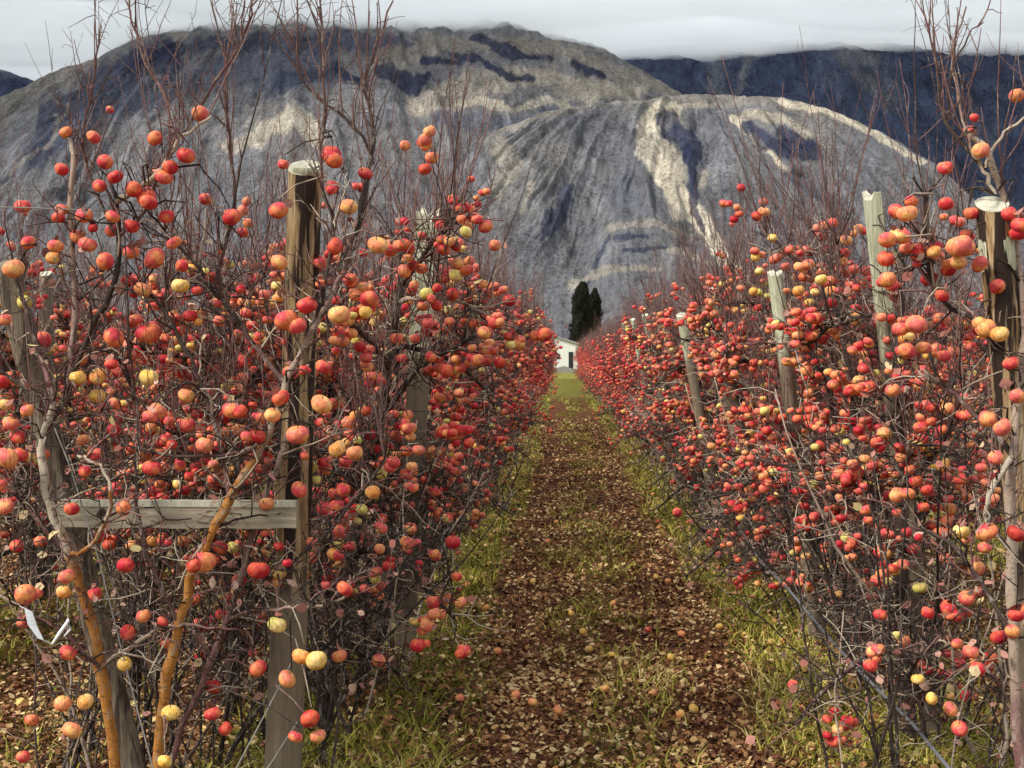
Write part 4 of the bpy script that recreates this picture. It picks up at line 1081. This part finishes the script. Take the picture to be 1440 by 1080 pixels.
def paint_back(px, py, wp, T_):
    c = np.zeros(px.shape + (3,)) + np.array((.040, .052, .090))  # blue-grey lift of distant haze painted into the ridge colour
    f = np.clip(fbm(px / 40, py / 60, 25, 5) * 4 - 2.0, 0, 1)[..., None]
    c = c * (1 - f * .5) + np.array((.15, .16, .18)) * f * .5
    for q in ([(1060, 80), (1040, 110), (1030, 130)], [(1180, 80), (1215, 110), (1240, 160)], [(1210, 75), (1240, 90)]):
        c = patch(c, px, py, q, 9, 6, (.14, .14, .14), wp, .6, .9)
    return c
mountain('back_mountain', [(-700, 60), (-200, 75), (0, 95), (45, 114), (110, 190), (300, 190), (700, 120), (890, 72), (980, 64), (1150, 60), (1440, 62), (2300, 80)], 3000, 4500, 6500, -700, 2300, 420, 130, paint_back, 11, 70, MM)
mountain('round_mountain', [(-700, 420), (-300, 280), (0, 132), (60, 102), (130, 78), (205, 42), (300, 30), (420, 24), (560, 26), (700, 32), (790, 54), (850, 72), (900, 97), (970, 135), (1100, 190), (1300, 300), (1500, 420), (1700, 480)], 1900, 4200, 6200, -700, 1700, 1200, 480, paint_big, 22, 50, MM, 1.0, 40, (470, 75, 36))
mountain('scree_hill', [(200, 498), (350, 470), (480, 400), (590, 290), (690, 192), (760, 160), (860, 146), (920, 139), (970, 136), (1080, 138), (1150, 152), (1200, 172), (1260, 206), (1310, 240), (1380, 300), (1440, 350), (1600, 430), (1800, 490)], 1300, 2600, 3800, 200, 1800, 1150, 480, paint_front, 33, 36, MM, 1.0, 20, (960, 60, 24))

# ------------------------------------------------------------------ low cloud lying on the summits
cm = bpy.data.materials.new('cloud_vapour'); cm.use_nodes = True; n = cm.node_tree.nodes; l = cm.node_tree.links
for q in list(n): n.remove(q)
pv = n.new('ShaderNodeVolumePrincipled'); pv.inputs['Color'].default_value = (.95, .98, 1, 1); pv.inputs['Density'].default_value = .009; pv.inputs['Anisotropy'].default_value = -.35
out = n.new('ShaderNodeOutputMaterial'); l.new(pv.outputs[0], out.inputs['Volume'])
cx = np.linspace(-9000, 9000, 110); cy = np.concatenate([np.linspace(2800, 5600, 70), [7000, 9000, 12000]])
CX, CY = np.meshgrid(cx, cy); na, nb = len(cx), len(cy)
low = 922 - 22 * np.clip((4500 - CY) / 250, 0, 1) + (fbm(CX / 420, CY / 260, 91, 5, .55) - .5) * 62
V = np.concatenate([np.stack([CX, CY, low], 2).reshape(-1, 3), np.stack([CX, CY, np.full_like(CX, 984)], 2).reshape(-1, 3)])
I = (np.arange(nb - 1)[:, None] * na + np.arange(na - 1)[None, :]).ravel(); o2 = na * nb
fs = [np.stack([I, I + na, I + na + 1, I + 1], 1), np.stack([I, I + 1, I + na + 1, I + na], 1) + o2]
e1 = np.arange(na - 1); fs.append(np.stack([e1, e1 + 1, e1 + 1 + o2, e1 + o2], 1)); e2 = e1 + (nb - 1) * na; fs.append(np.stack([e2 + 1, e2, e2 + o2, e2 + 1 + o2], 1))
e3 = np.arange(nb - 1) * na; fs.append(np.stack([e3 + na, e3, e3 + o2, e3 + na + o2], 1)); e4 = e3 + na - 1; fs.append(np.stack([e4, e4 + na, e4 + na + o2, e4 + o2], 1))
cl = obj('cloud_bank', mesh_from('cloud_mesh', V, np.concatenate(fs), None, None, (cm,)), kind='stuff')
tag(cl, 'pale cloud bank hiding the mountain summits', 'cloud')
